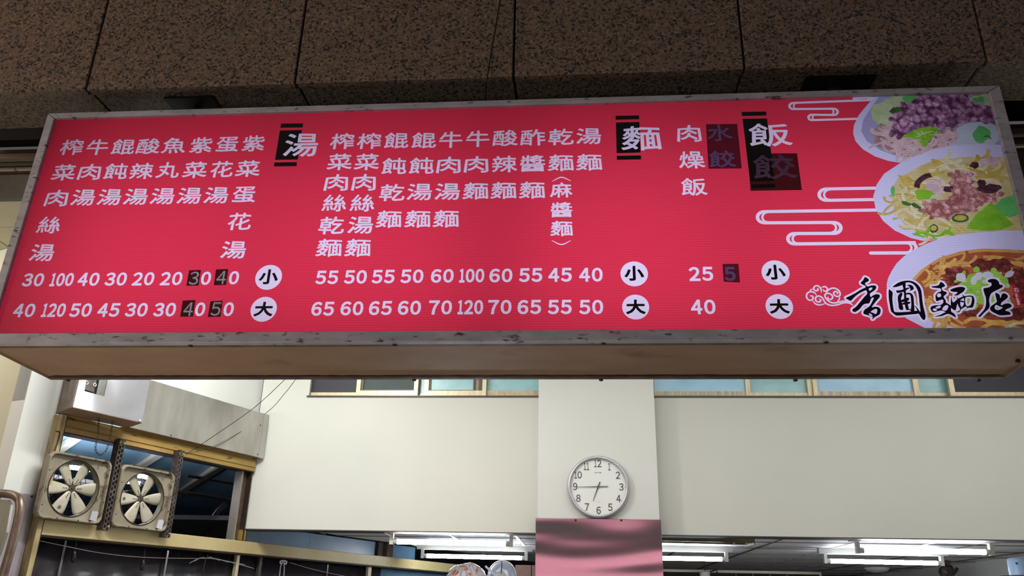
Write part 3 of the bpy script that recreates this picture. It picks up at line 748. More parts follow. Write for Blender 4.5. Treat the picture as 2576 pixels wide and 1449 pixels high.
BN = 'mushroom_noodle_bowl_picture'
bowl2 = [(2291.5, 396.9), (2264.6, 410), (2224, 437), (2205.4, 464), (2196.8, 494), (2202.7, 526), (2221.5, 555.7), (2251, 580), (2291.5, 598.8), (2318.4, 605.5), (2345, 606), (2400, 600), (2620, 600), (2620, 366), (2520, 364.6), (2480, 362.4), (2399, 365.4), (2345, 376.7)]
add([PX(bowl2)], 'bowl', BN)
soup2 = [(2240, 480), (2258, 450), (2300, 425), (2345, 405), (2420, 395), (2530, 395), (2600, 420), (2600, 580), (2520, 580), (2440, 590), (2380, 597), (2320, 588), (2275, 565), (2250, 530)]
add([PX(soup2)], 'broth_y', BN)
for p in scatter([(2245, 480), (2290, 470), (2340, 520), (2420, 560), (2420, 590), (2330, 588), (2262, 545)], 52): swirl(p, 15, .0085, rg.choice(['noodle_y', 'noodle_y', 'broth_y', 'cabbage']), BN, curl=.9)
for p in scatter([(2260, 450), (2350, 400), (2540, 400), (2540, 460), (2400, 470), (2280, 490)], 46): swirl(p, 13, .0115, rg.choice(['cabbage', 'cabbage', 'noodle_y']), BN, ang=.1)
add([PX([(2343, 399), (2360, 402), (2378, 412), (2352, 420), (2344, 412)])], 'cabbage', BN); add([PX([(2258, 440), (2285, 444), (2300, 455), (2275, 468)])], 'cabbage', BN)
for q, rx, ry in (((2490, 405), 24, 12), ((2350, 466), 22, 16), ((2362, 480), 14, 12), ((2430, 440), 30, 10)): add([blob(q[0], q[1], rx, ry, 14, .25)], 'noodle_pale', BN)
noodle([(2306, 472), (2310, 458), (2326, 445), (2342, 440)], .018, 'mushroom', BN)
add([blob(2452, 416, 12, 8, 12, .2)], 'mushroom', BN); add([blob(2392, 476, 24, 8, 14, .25)], 'mushroom', BN); add([blob(2490, 474, 30, 11, 16, .25)], 'mushroom', BN); add([blob(2470, 462, 12, 10, 12, .2)], 'mushroom', BN)
add([blob(2328, 490, 26, 14, 14, .2)], 'leaf', BN); add([blob(2352, 497, 12, 8, 12, .2)], 'leaf_pale', BN)
add([PX([(2430, 575), (2455, 540), (2492, 510), (2510, 522), (2530, 545), (2550, 565), (2520, 578), (2470, 580)])], 'leaf', BN)
add([PX([(2500, 520), (2520, 500), (2550, 490), (2565, 505), (2560, 540), (2540, 548), (2522, 540)])], 'mint', BN)
add([blob(2310, 592, 0.1, 0.1, 6)], 'leaf', BN)
mreg = [(2392, 440), (2408, 432), (2440, 440), (2450, 458), (2452, 478), (2500, 492), (2520, 488), (2500, 506), (2470, 512), (2450, 530), (2420, 538), (2385, 550), (2345, 546), (2322, 530), (2328, 512), (2350, 505), (2390, 500), (2400, 480), (2395, 462)]
add([PX(mreg)], 'meat_pink', BN)
for (x, y) in mreg: add([blob(x, y, rg.uniform(7, 12), rg.uniform(5, 8), 10, .3)], 'meat_pink', BN)
for q, a, b in (((2416, 549), 22, 11), ((2349, 575), 11, 11)):
    add([blob(q[0], q[1], a, b, 18, .04)], 'leaf_dark', BN); add([blob(q[0], q[1]-1, a*.72, b*.62, 16, .04)], 'cabbage', BN)
for q, r in (((2280, 512), .3), ((2305, 518), .5), ((2246, 480), 1.5)): add([blob(q[0], q[1], 14, 5, 12, .15, r)], 'leaf_dark' if r < 1 else 'mint', BN)
for p in scatter([(2270, 590), (2360, 597), (2400, 590), (2380, 575)], 8): swirl(p, 8, .008, 'leaf', BN, ang=0)

BN = 'beef_noodle_bowl_picture'
bowl3 = [(2405.5, 591), (2372.5, 598.8), (2337, 609.8), (2302, 627), (2273.7, 645), (2255, 663), (2243, 682), (2234, 700), (2230.4, 715), (2232, 743.8), (2247, 774.6), (2280, 801), (2339.6, 832), (2360, 842), (2640, 842), (2640, 590), (2571, 588), (2480, 582.6)]
add([PX(bowl3)], 'bowl', BN)
soup3 = [(2293.5, 704), (2317.6, 678), (2361.6, 649), (2416.5, 631.7), (2471, 625), (2537, 627), (2640, 634), (2640, 842), (2430, 842), (2416.5, 828), (2372.6, 816), (2335, 798.7), (2302, 766), (2290, 735)]
add([PX(soup3)], 'broth_edge', BN)
sin_ = [(2300, 708), (2324, 682), (2365, 656), (2418, 640), (2471, 633), (2537, 635), (2640, 640), (2640, 836), (2480, 836), (2420, 822), (2376, 808), (2340, 792), (2310, 762), (2298, 735)]
add([PX(sin_)], 'broth_b', BN)
for reg, n, ang in (([(2310, 715), (2330, 685), (2400, 650), (2440, 650), (2400, 690), (2330, 730)], 30, -.5), ([(2440, 640), (2560, 650), (2560, 670), (2440, 665)], 16, .2), ([(2330, 770), (2370, 800), (2390, 790), (2340, 740), (2320, 740)], 18, 1.1)):
    for p in scatter(reg, n): swirl(p, 14, .0095, rg.choice(['noodle_o', 'noodle_o', 'broth_edge', 'broth_b']), BN, ang=ang)
noodle([(2425, 812), (2445, 802), (2475, 804), (2500, 814), (2580, 812)], .011, 'noodle_o', BN); noodle([(2470, 826), (2500, 812), (2540, 820), (2580, 830)], .012, 'noodle_o', BN); noodle([(2530, 826), (2560, 812), (2600, 815)], .010, 'noodle_y', BN)
noodle([(2390, 812), (2410, 822), (2430, 826)], .010, 'noodle_o', BN); noodle([(2440, 800), (2500, 808), (2580, 806)], .008, 'noodle_o', BN)
for q, rx, ry in (((2405, 690), 32, 17), ((2470, 666), 30, 14), ((2515, 668), 34, 18), ((2560, 700), 34, 26), ((2580, 735), 30, 26), ((2460, 786), 40, 12), ((2550, 790), 50, 16), ((2400, 705), 24, 14)): add([blob(q[0], q[1], rx, ry, 20, .2)], 'beef', BN)
for q, rx, ry in (((2475, 712), 60, 26), ((2440, 728), 40, 20), ((2480, 745), 46, 20), ((2430, 770), 30, 12)): add([blob(q[0], q[1], rx, ry, 20, .15)], 'onion_g', BN)
for p in scatter([(2400, 690), (2530, 680), (2540, 760), (2420, 775)], 46):
    a = rg.uniform(0, 3); add([blob(p[0], p[1], rg.uniform(6, 12), rg.uniform(4, 7), 8, .12, a)], rg.choice(['onion_g', 'onion_g', 'leaf_pale', 'leaf']), BN)
for q, rx, ry, a in (((2417, 697), 13, 11, .2), ((2462, 695), 9, 11, .1), ((2486, 692), 16, 9, 0), ((2450, 705), 8, 12, .2), ((2540, 690), 13, 8, -.5), ((2478, 708), 9, 6, .1)): add([blob(q[0], q[1], rx, ry, 8, .12, a)], 'onion_w', BN)
for q, a in (((2456, 678), 0), ((2500, 682), .8), ((2510, 690), .8)): add([blob(q[0], q[1], 9, 8, 8, .1, a)], 'onion_g', BN)

# ---- shop name in brush script with white outline, traced contours
SN_ = 'shop_name'
def contour(ox, oy, s, outer, holes=()):
    o3 = catmull([Vector((a, b, 0)) for a, b in Z(ox, oy, s, outer)], 3, True); O = [(p.x, p.y) for p in o3]
    Hs = [[(p.x, p.y) for p in catmull([Vector((a, b, 0)) for a, b in Z(ox, oy, s, h)], 3, True)] for h in holes]
    return O, Hs
CH = []
CH.append((2120, 690, 12.075, [
 ([(670, 85), (740, 110), (795, 165), (780, 210), (720, 240), (680, 270), (690, 310), (760, 370), (830, 350), (920, 335), (990, 345), (1020, 380), (1005, 440), (950, 500), (860, 560), (825, 600), (850, 690), (920, 640), (1010, 605), (1090, 610), (1130, 650), (1110, 710), (1030, 800), (950, 900), (880, 1000), (980, 985), (1090, 1000), (1145, 1060), (1150, 1140), (1115, 1220), (1050, 1260), (990, 1290), (950, 1330), (900, 1365), (890, 1350), (920, 1300), (880, 1285), (780, 1250), (640, 1205), (630, 1150), (660, 1080), (740, 1020), (820, 960), (880, 860), (930, 760), (942, 708), (900, 712), (862, 745), (830, 830), (795, 885), (720, 892), (650, 910), (590, 960), (520, 1050), (430, 1120), (370, 1145), (310, 1130), (290, 1090), (320, 1040), (400, 990), (520, 850), (650, 690), (740, 590), (715, 490), (640, 510), (520, 570), (430, 630), (330, 720), (245, 805), (160, 770), (90, 720), (200, 665), (400, 560), (560, 460), (690, 400), (680, 350), (620, 320), (560, 290), (555, 240), (610, 190), (650, 120)],
  [[(790, 440), (850, 405), (905, 410), (880, 460), (820, 500)], [(850, 1140), (930, 1080), (1010, 1050), (1050, 1090), (1030, 1180), (990, 1205), (920, 1170)], [(790, 1200), (830, 1190), (890, 1230), (890, 1265), (830, 1255)]])]))
CH.append((2225, 700, 12.075, [
 ([(130, 350), (190, 370), (250, 440), (240, 600), (255, 800), (290, 990), (330, 1025), (500, 1030), (800, 1010), (1000, 985), (1080, 1030), (1040, 1075), (700, 1110), (450, 1135), (340, 1125), (260, 1060), (200, 1000), (160, 800), (130, 600)], []),
 ([(245, 265), (330, 190), (450, 120), (600, 80), (750, 72), (900, 110), (1020, 200), (1100, 320), (1130, 450), (1150, 650), (1180, 850), (1230, 1050), (1250, 1180), (1220, 1260), (1170, 1260), (1110, 1190), (1050, 1090), (1000, 1000), (960, 900), (900, 840), (960, 860), (1040, 960), (1085, 1020), (1090, 950), (1070, 800), (1050, 600), (1030, 450), (990, 330), (920, 220), (830, 150), (720, 125), (640, 140), (560, 190), (480, 230), (350, 265)], []),
 ([(545, 170), (640, 150), (640, 290), (655, 450), (665, 580), (700, 700), (712, 800), (740, 930), (700, 970), (650, 940), (620, 810), (600, 640), (590, 450), (570, 300)], []),
 ([(500, 440), (430, 500), (402, 600), (420, 750), (450, 940), (570, 950), (545, 800), (520, 700), (505, 600), (530, 540), (545, 450)], []),
 ([(355, 400), (370, 365), (450, 365), (560, 340), (640, 300), (740, 280), (765, 300), (680, 350), (620, 400), (500, 430), (400, 450)], []),
 ([(680, 215), (760, 195), (840, 220), (890, 290), (880, 340), (820, 370), (760, 385), (790, 340), (770, 290), (740, 240)], []),
 ([(650, 460), (740, 435), (830, 470), (880, 560), (895, 750), (905, 1020), (800, 1020), (815, 800), (800, 600), (780, 510), (720, 490), (655, 500)], []),
 ([(510, 670), (600, 620), (700, 590), (750, 610), (735, 665), (620, 715), (520, 720)], []), ([(540, 760), (640, 722), (770, 715), (782, 755), (700, 790), (545, 800)], []),
 ([(735, 930), (790, 945), (820, 975), (805, 990), (735, 955)], [])]))
CH.append((2330, 690, 11.146, [
 ([(135, 340), (280, 325), (360, 290), (400, 215), (480, 250), (530, 320), (500, 350), (440, 375), (450, 440), (510, 480), (560, 490), (575, 540), (530, 580), (490, 620), (505, 670), (545, 730), (550, 810), (480, 800), (480, 730), (430, 710), (290, 755), (260, 640), (270, 570), (340, 500), (410, 480), (400, 400), (280, 385), (180, 370)], [[(300, 580), (360, 530), (420, 570), (400, 630), (330, 640)]]),
 ([(545, 795), (620, 830), (690, 885), (700, 940), (700, 1040), (780, 1100), (830, 1180), (820, 1210), (740, 1160), (640, 1115), (560, 1120), (440, 1170), (250, 1190), (260, 1175), (380, 1140), (500, 1080), (540, 1060), (440, 1020), (340, 1030), (200, 1065), (150, 1030), (120, 960), (150, 900), (250, 870), (400, 860), (480, 800)], [[(255, 935), (340, 890), (410, 890), (390, 940), (310, 960)], [(180, 980), (230, 955), (300, 985), (280, 1020), (210, 1025)], [(445, 985), (520, 880), (600, 870), (620, 920), (570, 1010), (510, 1015)]]),
 ([(670, 440), (800, 380), (950, 350), (1040, 360), (1095, 395), (1040, 490), (960, 540), (880, 590), (770, 585), (840, 550), (870, 500), (740, 490)], []),
 ([(700, 620), (750, 790), (880, 690), (1040, 620), (1080, 640), (960, 720), (880, 830), (850, 900), (820, 1010), (720, 960), (690, 880)], []),
 ([(850, 580), (880, 660), (920, 700), (955, 760), (955, 850), (990, 920), (1030, 950), (980, 980), (940, 1050), (880, 1070), (835, 1045), (900, 1040), (950, 980), (900, 880), (880, 750)], []),
 ([(1010, 570), (1080, 610), (1200, 595), (1310, 610), (1350, 700), (1350, 800), (1300, 930), (1200, 935), (1120, 980), (1150, 935), (1100, 910), (1020, 950), (1000, 920), (1050, 850), (1060, 700)], [[(1095, 660), (1240, 630), (1280, 660), (1270, 780), (1230, 870), (1120, 880)]]),
 ([(950, 735), (1060, 755), (1060, 790), (950, 770)], [])]))
CH.append((2450, 690, 11.5, [
 ([(400, 190), (440, 150), (540, 130), (650, 150), (720, 220), (740, 290), (830, 315), (825, 370), (720, 430), (580, 500), (490, 570), (440, 740), (460, 900), (420, 1000), (300, 1110), (180, 1230), (130, 1215), (220, 1110), (310, 1000), (350, 850), (345, 680), (310, 580), (275, 450), (290, 405), (420, 380), (500, 330), (510, 270), (480, 240), (420, 230)], []),
 ([(620, 545), (700, 560), (745, 600), (770, 690), (815, 570), (900, 555), (980, 620), (960, 690), (860, 770), (790, 830), (790, 900), (900, 850), (1020, 845), (1095, 900), (1060, 960), (960, 1000), (905, 1050), (1010, 1080), (1055, 1120), (1050, 1165), (930, 1180), (750, 1185), (620, 1130), (510, 1070), (465, 1000), (500, 920), (600, 850), (665, 790), (640, 680)], [[(600, 940), (650, 885), (740, 930), (835, 960), (770, 1010), (700, 1035), (620, 1010)]])]))
NAMEP = []
for ox, oy, s, shapes in CH:
    for outer, holes in shapes: NAMEP.append(contour(ox, oy, s, outer, holes))
for O, Hs in NAMEP: 
    for ring in [O]+Hs: ribbon(ring+[ring[0], ring[1]], .0125, 'white', SN_)
def clipped(O, Hs):
    """triangles of a contour with holes"""
    vs = []; es = []; fs = []
    for ring in [O]+Hs:
        b = len(vs); vs += [Vector(p) for p in ring]; es += [(b+i, b+(i+1) % len(ring)) for i in range(len(ring))]
    v, e, f, _, _, _ = delaunay_2d_cdt(vs, es, [], 0, 1e-7)
    out = []
    for t in f:
        c = (sum(v[i].x for i in t)/len(t), sum(v[i].y for i in t)/len(t))
        if inside(c, O) and not any(inside(c, h) for h in Hs): out.append([tuple(v[i]) for i in t])
    return out
for O, Hs in NAMEP: add(clipped(O, Hs), 'navy', SN_)
# curled cloud in front of the name
cl = [[(2300, 1250), (2180, 1150), (2000, 1060), (1850, 1040), (1700, 1070), (1500, 1115), (1350, 1120), (1200, 1060), (1080, 960), (1010, 850), (1010, 740), (1100, 690), (1220, 700), (1330, 790), (1350, 880), (1280, 960), (1180, 950), (1130, 880), (1160, 840)],
 [(2300, 1250), (2150, 1150), (1980, 1110), (1800, 1130), (1600, 1200), (1350, 1240), (1150, 1200), (1020, 1120), (930, 970), (850, 860), (720, 810), (600, 850), (570, 950), (600, 1040), (700, 1080), (790, 1050), (800, 980), (720, 930)],
 [(1020, 1150), (850, 1200), (700, 1210), (550, 1150), (430, 1010)], [(620, 780), (540, 670), (400, 610), (250, 640), (170, 740), (170, 880), (250, 980), (370, 1000), (450, 940), (460, 850), (380, 800), (310, 810)],
 [(310, 580), (370, 510), (460, 500)], [(830, 650), (830, 530), (770, 410), (660, 340), (550, 360), (490, 440), (510, 530), (600, 570), (680, 540), (680, 480), (640, 450)],
 [(840, 430), (920, 390), (1030, 390), (1110, 470), (1090, 560), (1020, 590), (940, 560), (920, 500)],
 [(1070, 690), (1100, 590), (1200, 500), (1350, 450), (1500, 470), (1620, 550), (1690, 680), (1670, 790), (1580, 830), (1470, 800), (1400, 710), (1420, 630), (1500, 600), (1570, 630), (1570, 700), (1530, 720)], [(1670, 840), (1650, 960), (1550, 1080)]]
for c in cl:
    n_ = len(c)*3
    q = catmull([Vector((a, b, 0)) for a, b in Z(2020, 700, 18.11, c)], 3)
    ribbon([(p.x, p.y) for p in q], [.0052*min(1, .35+min(i, len(q)-1-i)/6) for i in range(len(q))], 'white', 'cloud_curl')
# small red tag with white characters
add([Z(2450, 690, 11.5, [(1120, 310), (1190, 310), (1300, 500), (1350, 700), (1380, 790), (1320, 950), (1230, 930), (1200, 700), (1130, 480)])], 'tag_red', 'red_tag')
for c, x, y, w in (('石', 1222, 460, 130), ('五', 1228, 590, 78), ('十', 1242, 655, 78), ('年', 1256, 722, 78), ('傳', 1275, 785, 80), ('承', 1292, 855, 80)):
    (u, v), = Z(2450, 690, 11.5, [(x, y)]); k = w/11.5*.00128
    place(c, u, v, k, k*.95, .0004, 'white', 'tag_character')

# ---- build the partition
def build_print():
    vs = []; es = []; vid = {}; seen = set()
    def vi(p):
        k = (round(p[0]*2e5), round(p[1]*2e5))
        if k not in vid: vid[k] = len(vs); vs.append(Vector((k[0]/2e5, k[1]/2e5)))
        return vid[k]
    def clip(poly):
        def cut(P, f):
            o = []
            for i in range(len(P)):
                a, b = P[i-1], P[i]; fa, fb = f(a), f(b)
                if (fa >= 0) != (fb >= 0):
                    t = fa/(fa-fb); o.append((a[0]+(b[0]-a[0])*t, a[1]+(b[1]-a[1])*t))
                if fb >= 0: o.append(b)
            return o
        for f in (lambda p: U1-p[0], lambda p: p[0]-U0, lambda p: V1-p[1], lambda p: p[1]-V0):
            if not poly: break
            poly = cut(poly, f)
        return poly
    # only the outlines of every coloured field go into the triangulation
    regs = []
    items = [([[(U0, V0), (U1, V0), (U1, V1), (U0, V1)]], 'red', 'panel')] + ELE
    for polys, key, name in items:
        cnt = {}; rp = []
        for q in polys:
            if any(not (U0 < p[0] < U1 and V0 < p[1] < V1) for p in q): q = clip(q)
            if len(q) < 3: continue
            rp.append(q); ids = [vi(p) for p in q]
            for i in range(len(ids)):
                x, y = ids[i-1], ids[i]
                if x != y: cnt[(min(x, y), max(x, y))] = cnt.get((min(x, y), max(x, y)), 0)+1
        regs.append(rp)
        for e_, c_ in cnt.items():
            if c_ == 1 and e_ not in seen: seen.add(e_); es.append(e_)
    v, e, f, ov, oe, of = delaunay_2d_cdt(vs, es, [], 0, 2e-6, False)
    import numpy as np
    va = np.array([(p.x, p.y) for p in v]); fa = np.array([t for t in f]); ce = va[fa].mean(axis=1)
    order = np.argsort(ce[:, 0]); cx = ce[order, 0]; cy = ce[order, 1]; best = np.zeros(len(f), int)-1
    for i, rp in enumerate(regs[1:]):
        for q in rp:
            qa = np.array(q); lo, hi = np.searchsorted(cx, (qa[:, 0].min(), qa[:, 0].max()))
            if hi <= lo: continue
            X = cx[lo:hi]; Y = cy[lo:hi]; inn_ = np.zeros(hi-lo, bool)
            y0 = qa[:, 1].min(); y1 = qa[:, 1].max(); sel = (Y >= y0) & (Y <= y1)
            if not sel.any(): continue
            Xs = X[sel]; Ys = Y[sel]; c = np.zeros(len(Xs), bool)
            for j in range(len(q)):
                a, b = q[j], q[j-1]
                m = (a[1] > Ys) != (b[1] > Ys)
                if a[1] != b[1]: c ^= m & (Xs < (b[0]-a[0])*(Ys-a[1])/(b[1]-a[1])+a[0])
            k = np.nonzero(sel)[0][c]; best[order[lo+k]] = i
    groups = {}
    for t, bi in zip(f, best):
        if bi < 0: key, name = 'red', 'panel'
        else: _, key, name = ELE[bi]
        groups.setdefault(name, []).append((t, key))
    for name, L in groups.items():
        name = name.split('#')[0]; me = bpy.data.meshes.new(name); used = {}; P = []; FF = []; mk = []; mats_ = []
        for t, key in L:
            ff = []
            for i in t:
                if i not in used:
                    used[i] = len(P); P.append(FP(v[i].x, v[i].y, 0)-LOC[sign.name])
                ff.append(used[i])
            FF.append(ff)
            if key not in mats_: mats_.append(key)
            mk.append(mats_.index(key))
        me.from_pydata(P, [], FF)
        for k in mats_: me.materials.append(I[k])
        me.polygons.foreach_set('material_index', mk); me.update()
        o = bpy.data.objects.new(name, me); link(o); o.parent = sign
        if name == 'panel': o['label'] = 'red translucent ribbed sheet'
build_print()
# dark film patches stuck over changed prices and dishes
PT = {'a': film('tinted_patch_brown', (.05, .06, .07)), 'd': film('thin_digit_film', (.42, .40, .26)), 'b': film('tinted_patch_wine', (.12, .075, .14)), 'c': film('tinted_patch_dark', (.07, .035, .05))}
def rings(c, u, v, w, h):
    V, Fc = _gc[(c, 0.0)]; xs = [p[0] for p in V]; ys = [p[1] for p in V]; x0, x1, y0, y1 = min(xs), max(xs), min(ys), max(ys)
    cnt = {}
    for f in Fc:
        for i in range(len(f)): k = (min(f[i-1], f[i]), max(f[i-1], f[i])); cnt[k] = cnt.get(k, 0)+1
    nb = {}
    for (i, j), n in cnt.items():
        if n == 1: nb.setdefault(i, []).append(j); nb.setdefault(j, []).append(i)
    out = []; seen = set()
    for st in nb:
        if st in seen: continue
        r = [st]; seen.add(st)
        while True:
            nx = [k for k in nb[r[-1]] if k not in seen]
            if not nx: break
            r.append(nx[0]); seen.add(nx[0])
        out.append([(u+((V[i][0]-x0)/(x1-x0)-.5)*w, v+((V[i][1]-y0)/(y1-y0)-.5)*h) for i in r])
    out.sort(key=lambda r: -(max(p[0] for p in r)-min(p[0] for p in r)))
    return out
for q, k, dg in (([(477, 681), (507, 680.4), (500.7, 719.7), (470, 720)], 'a', ('3', 489, 700.5)), ([(544.4, 679), (575.4, 678), (570, 717.9), (539, 718.8)], 'a', ('4', 558, 699)), ([(461, 757.4), (493, 756), (486.9, 797.6), (454.7, 797.9)], 'a', ('4', 475, 778.7)), ([(530.5, 759), (561.5, 757.4), (556, 798), (524, 798.8)], 'a', ('5', 544.4, 778)),
             ([(1775.5, 314), (1854, 313.4), (1865.4, 425), (1782, 426)], 'b', None), ([(1817, 665.5), (1857, 665), (1861, 712), (1820, 710)], 'b', None), ([(1879.5, 387.7), (2004.3, 387.3), (2016.5, 479.5), (1887.7, 481.5)], 'c', None)):
    bm = BM()
    if dg:
        u, v = FC(dg[1], dg[2]); rr = rings(FW[dg[0]], u, v, D2[0]*.42, D2[1]*.97)
        outer = PX(q)
        tri = clipped(outer, [rr[0]]); tri += [r for r in rr[1:]]
        for t in tri: bm.faces.new([bm.verts.new(FP(a, b, .004)) for a, b in t])
        bmesh.ops.remove_doubles(bm, verts=bm.verts, dist=1e-6)
        p_ = obj('cover_patch', bm, PT['a'], sign)
        bm = BM()
        for t in clipped(rr[0], rr[1:]): bm.faces.new([bm.verts.new(FP(a, b, .004)) for a, b in t])
        obj('patch_digit', bm, PT['d'], sign)
    else:
        bm.faces.new([bm.verts.new(FP(u, v, .004)) for u, v in PX(q)]); obj('cover_patch', bm, PT[k], sign)

# ================================================================== PILLAR CLADDING, CLOCK
cl_ = empty('pillar_cladding', (.093, 4.98, 0), 'stainless steel sheet wrapped round the lower pillar below the clock', 'metal cladding')
bm = BM(); box(bm, (-.272, 4.982, .02), (.462, 4.988, 2.103)); bmesh.ops.bevel(bm, geom=bm.edges[:], offset=.0015, segments=1, affect='EDGES')
# gentle hand-beaten waviness of the sheet is in the material's relief
obj('front_sheet', bm, STEELP, cl_)
for x0, x1 in ((-.272, -.266), (.456, .462)):
    bm = BM(); box(bm, (x0, 4.988, .02), (x1, 5.12, 2.103)); obj('side_sheet', bm, STEELW, cl_)
for px in (1448, 1563):
    P = ony(px, 1309, 4.98); bm = BM(); lathe(bm, [(0, .003), (.007, .002), (.007, 0)], P, (0, -1, 0), 8); obj('nail', bm, RUST, cl_)
CX, CZ, CR = .100, 2.288, .186
clk = empty('wall_clock', (CX, 4.98, CZ), 'round silver rimmed wall clock with white face hanging on the white pillar', 'clock')
cc = Vector((CX, 5.0, CZ)); ax = Vector((0, -1, 0))
bm = BM(); lathe(bm, [(CR-.01, .0), (CR-.002, .004), (CR, .012), (CR-.002, .024), (CR-.007, .034), (CR-.014, .038), (CR-.020, .036), (CR-.0215, .0215)], cc, ax, 96, False); obj('clock_rim', bm, SILV, clk, True)
bm = BM(); lathe(bm, [(0, .0215), (CR-.020, .0215)], cc, ax, 96, False); obj('clock_face', bm, WHITE, clk)
def flat_text(bm, s, x, z, h, y, off=0.0, wscale=1.0, center=True, hh=.73):
    """letters as thin plates facing the viewer on a plane y = const; h = cap height"""
    tot = 0; gl = []
    for c in s:
        glyphs([c], .012); V, Fc = _gc[(c, .012)]; xs = [p[0] for p in V]; gl.append((V, Fc, min(xs), max(xs)))
    k = h/hh; gap = .07; W_ = sum((g[3]-g[2]) for g in gl)+gap*(len(gl)-1); cx = -W_/2
    for V, Fc, a, b in gl:
        vs = [bm.verts.new((x+(cx+v[0]-a)*k*wscale, y, z+(v[1]-hh/2)*k)) for v in V]
        for f in Fc:
            try: bm.faces.new([vs[i] for i in f])
            except ValueError: pass
        cx += (b-a)+gap
def flat_num(bm, st, x, z, h, y):
    ws = [.56 if c == '1' else 1.0 for c in st]; k = h*.60; x0 = x-(sum(ws)+.12*(len(st)-1))*k/2
    for c, q in zip(st, ws):
        glyphs([FW[c]], .016); V, Fc = _gc[(FW[c], .016)]; xs = [p[0] for p in V]; ys = [p[1] for p in V]; a, b, c0, d0 = min(xs), max(xs), min(ys), max(ys)
        vs = [bm.verts.new((x0+(p[0]-a)/(b-a)*q*k, y, z+((p[1]-c0)/(d0-c0)-.5)*h)) for p in V]
        for f in Fc:
            try: bm.faces.new([vs[i] for i in f])
            except ValueError: pass
        x0 += (q+.12)*k
for hnum in range(1, 13):
    a = R(90-30*hnum); rr = CR*.735
    bm = BM(); flat_num(bm, str(hnum), CX+rr*math.cos(a), CZ+rr*math.sin(a), .043, 5.0-.0225); obj('numeral', bm, INKB, clk)
    bm = BM(); d = Vector((math.cos(a), 0, math.sin(a))); t = Vector((-math.sin(a), 0, math.cos(a)))*.0011; c = Vector((CX, 5.0-.0226, CZ))
    prism(bm, [c+d*(CR*.845)-t, c+d*(CR*.895)-t, c+d*(CR*.895)+t, c+d*(CR*.845)+t], (0, .0004, 0)); obj('hour_mark', bm, INKB, clk)
bm = BM()
for k in range(60):
    if k % 5 == 0: continue
    a = R(6*k); d = Vector((math.cos(a), 0, math.sin(a))); t = Vector((-math.sin(a), 0, math.cos(a)))*.0006; c = Vector((CX, 5.0-.0224, CZ))
    prism(bm, [c+d*(CR*.862)-t, c+d*(CR*.885)-t, c+d*(CR*.885)+t, c+d*(CR*.862)+t], (0, .0003, 0))
o_ = obj('minute_marks', bm, INKG, clk); o_['kind'] = 'stuff'
bm = BM(); flat_text(bm, 'RHYTHM', CX, CZ+.083, .0062, 5.0-.0225, wscale=1.15); obj('dial_lettering', bm, INKB, clk)
bm = BM(); flat_text(bm, 'QUARTZ', CX, CZ-.089, .0030, 5.0-.0225, wscale=1.3); obj('dial_lettering', bm, INKG, clk)
def hand(name, ang, L, tail, w, y, bend=0):
    a = R(ang); d = Vector((math.cos(a), 0, math.sin(a))); t = Vector((-math.sin(a), 0, math.cos(a))); c = Vector((CX, y, CZ))
    bm = BM(); prism(bm, [c-d*tail-t*w*.45, c+t*0-t*w*.5, c+d*L-t*w*.18, c+d*L+t*w*.18, c+t*w*.5, c-d*tail+t*w*.45], (0, .0008, 0)); obj(name, bm, INKB, clk)
hand('hour_hand', 249, .090, .030, .0070, 4.9735); hand('minute_hand', 181.5, .126, .058, .0048, 4.9720); hand('second_hand', 181, .124, .010, .0016, 4.9708)
bm = BM(); lathe(bm, [(0, .031), (.006, .031), (.006, .0215)], cc, ax, 20); obj('hand_boss', bm, INKB, clk)
bm = BM(); lathe(bm, [(0, .0335), (CR-.0205, .0335)], cc, ax, 64, False)
GLC = mat('clock_glass', (255, 255, 255), rough=.02, alpha=.06, spec=.5); obj('glass', bm, GLC, clk)

# ================================================================== FLUORESCENT FITTINGS UNDER THE LOW CEILING
def fitting(p0, p1, label, lit=True, group='fluorescent lamps under the low ceiling', body=LAMPW, w=.03, drop=.082, tm=TUBE, zc=2.06, cat='lamp'):
    p0, p1 = Vector(p0), Vector(p1); c = (p0+p1)/2; d = (p1-p0); L = d.length; d.normalize(); q = Vector((-d.y, d.x, 0))
    t = empty('fluorescent_lamp', (c.x, c.y, zc), label, cat, group)
    a, b = p0-d*.05, p1+d*.05
    bm = BM(); prism(bm, [a+q*w+UPZ*(zc-a.z), a-q*w+UPZ*(zc-a.z), a-q*w*.55+UPZ*(zc-.04-a.z), a+q*w*.55+UPZ*(zc-.04-a.z)], b-a); obj('lamp_body', bm, body, t)
    zt = zc-drop-.006
    if lit:
        bm = BM(); cyl(bm, Vector((p0.x, p0.y, zt))+d*.012, Vector((p1.x, p1.y, zt))-d*.012, .0155, 14); obj('tube', bm, tm, t, True)
    for e, s_ in ((p0, 1), (p1, -1)):
        bm = BM(); P = Vector((e.x, e.y, 0)); x = d*s_
        prism(bm, [P-x*.016+q*.016+UPZ*(zc-.038), P-x*.016-q*.016+UPZ*(zc-.038), P-x*.016-q*.016+UPZ*(zt-.018), P-x*.016+q*.016+UPZ*(zt-.018)], x*.022)
        obj('lamp_holder', bm, body, t)
        if lit:
            bm = BM(); cyl(bm, P+UPZ*zt+x*.005, P+UPZ*zt+x*.03, .0162, 14); obj('tube_cap', bm, LAMPW, t, True)
    return t
def lampz(x0, y0, x1, y1, **k):
    a, b = onz(x0, y0, 1.972), onz(x1, y1, 1.972)
    k.setdefault('label', 'lamp'); return fitting((a.x, a.y, 0), (b.x, b.y, 0), **k)
lampz(987, 1362, 1284, 1368, label='lit fluorescent lamp nearest the pillar on its left side')
lampz(1064, 1398, 1322, 1404, label='thin lit fluorescent lamp deeper in the room behind the white paper bundle')
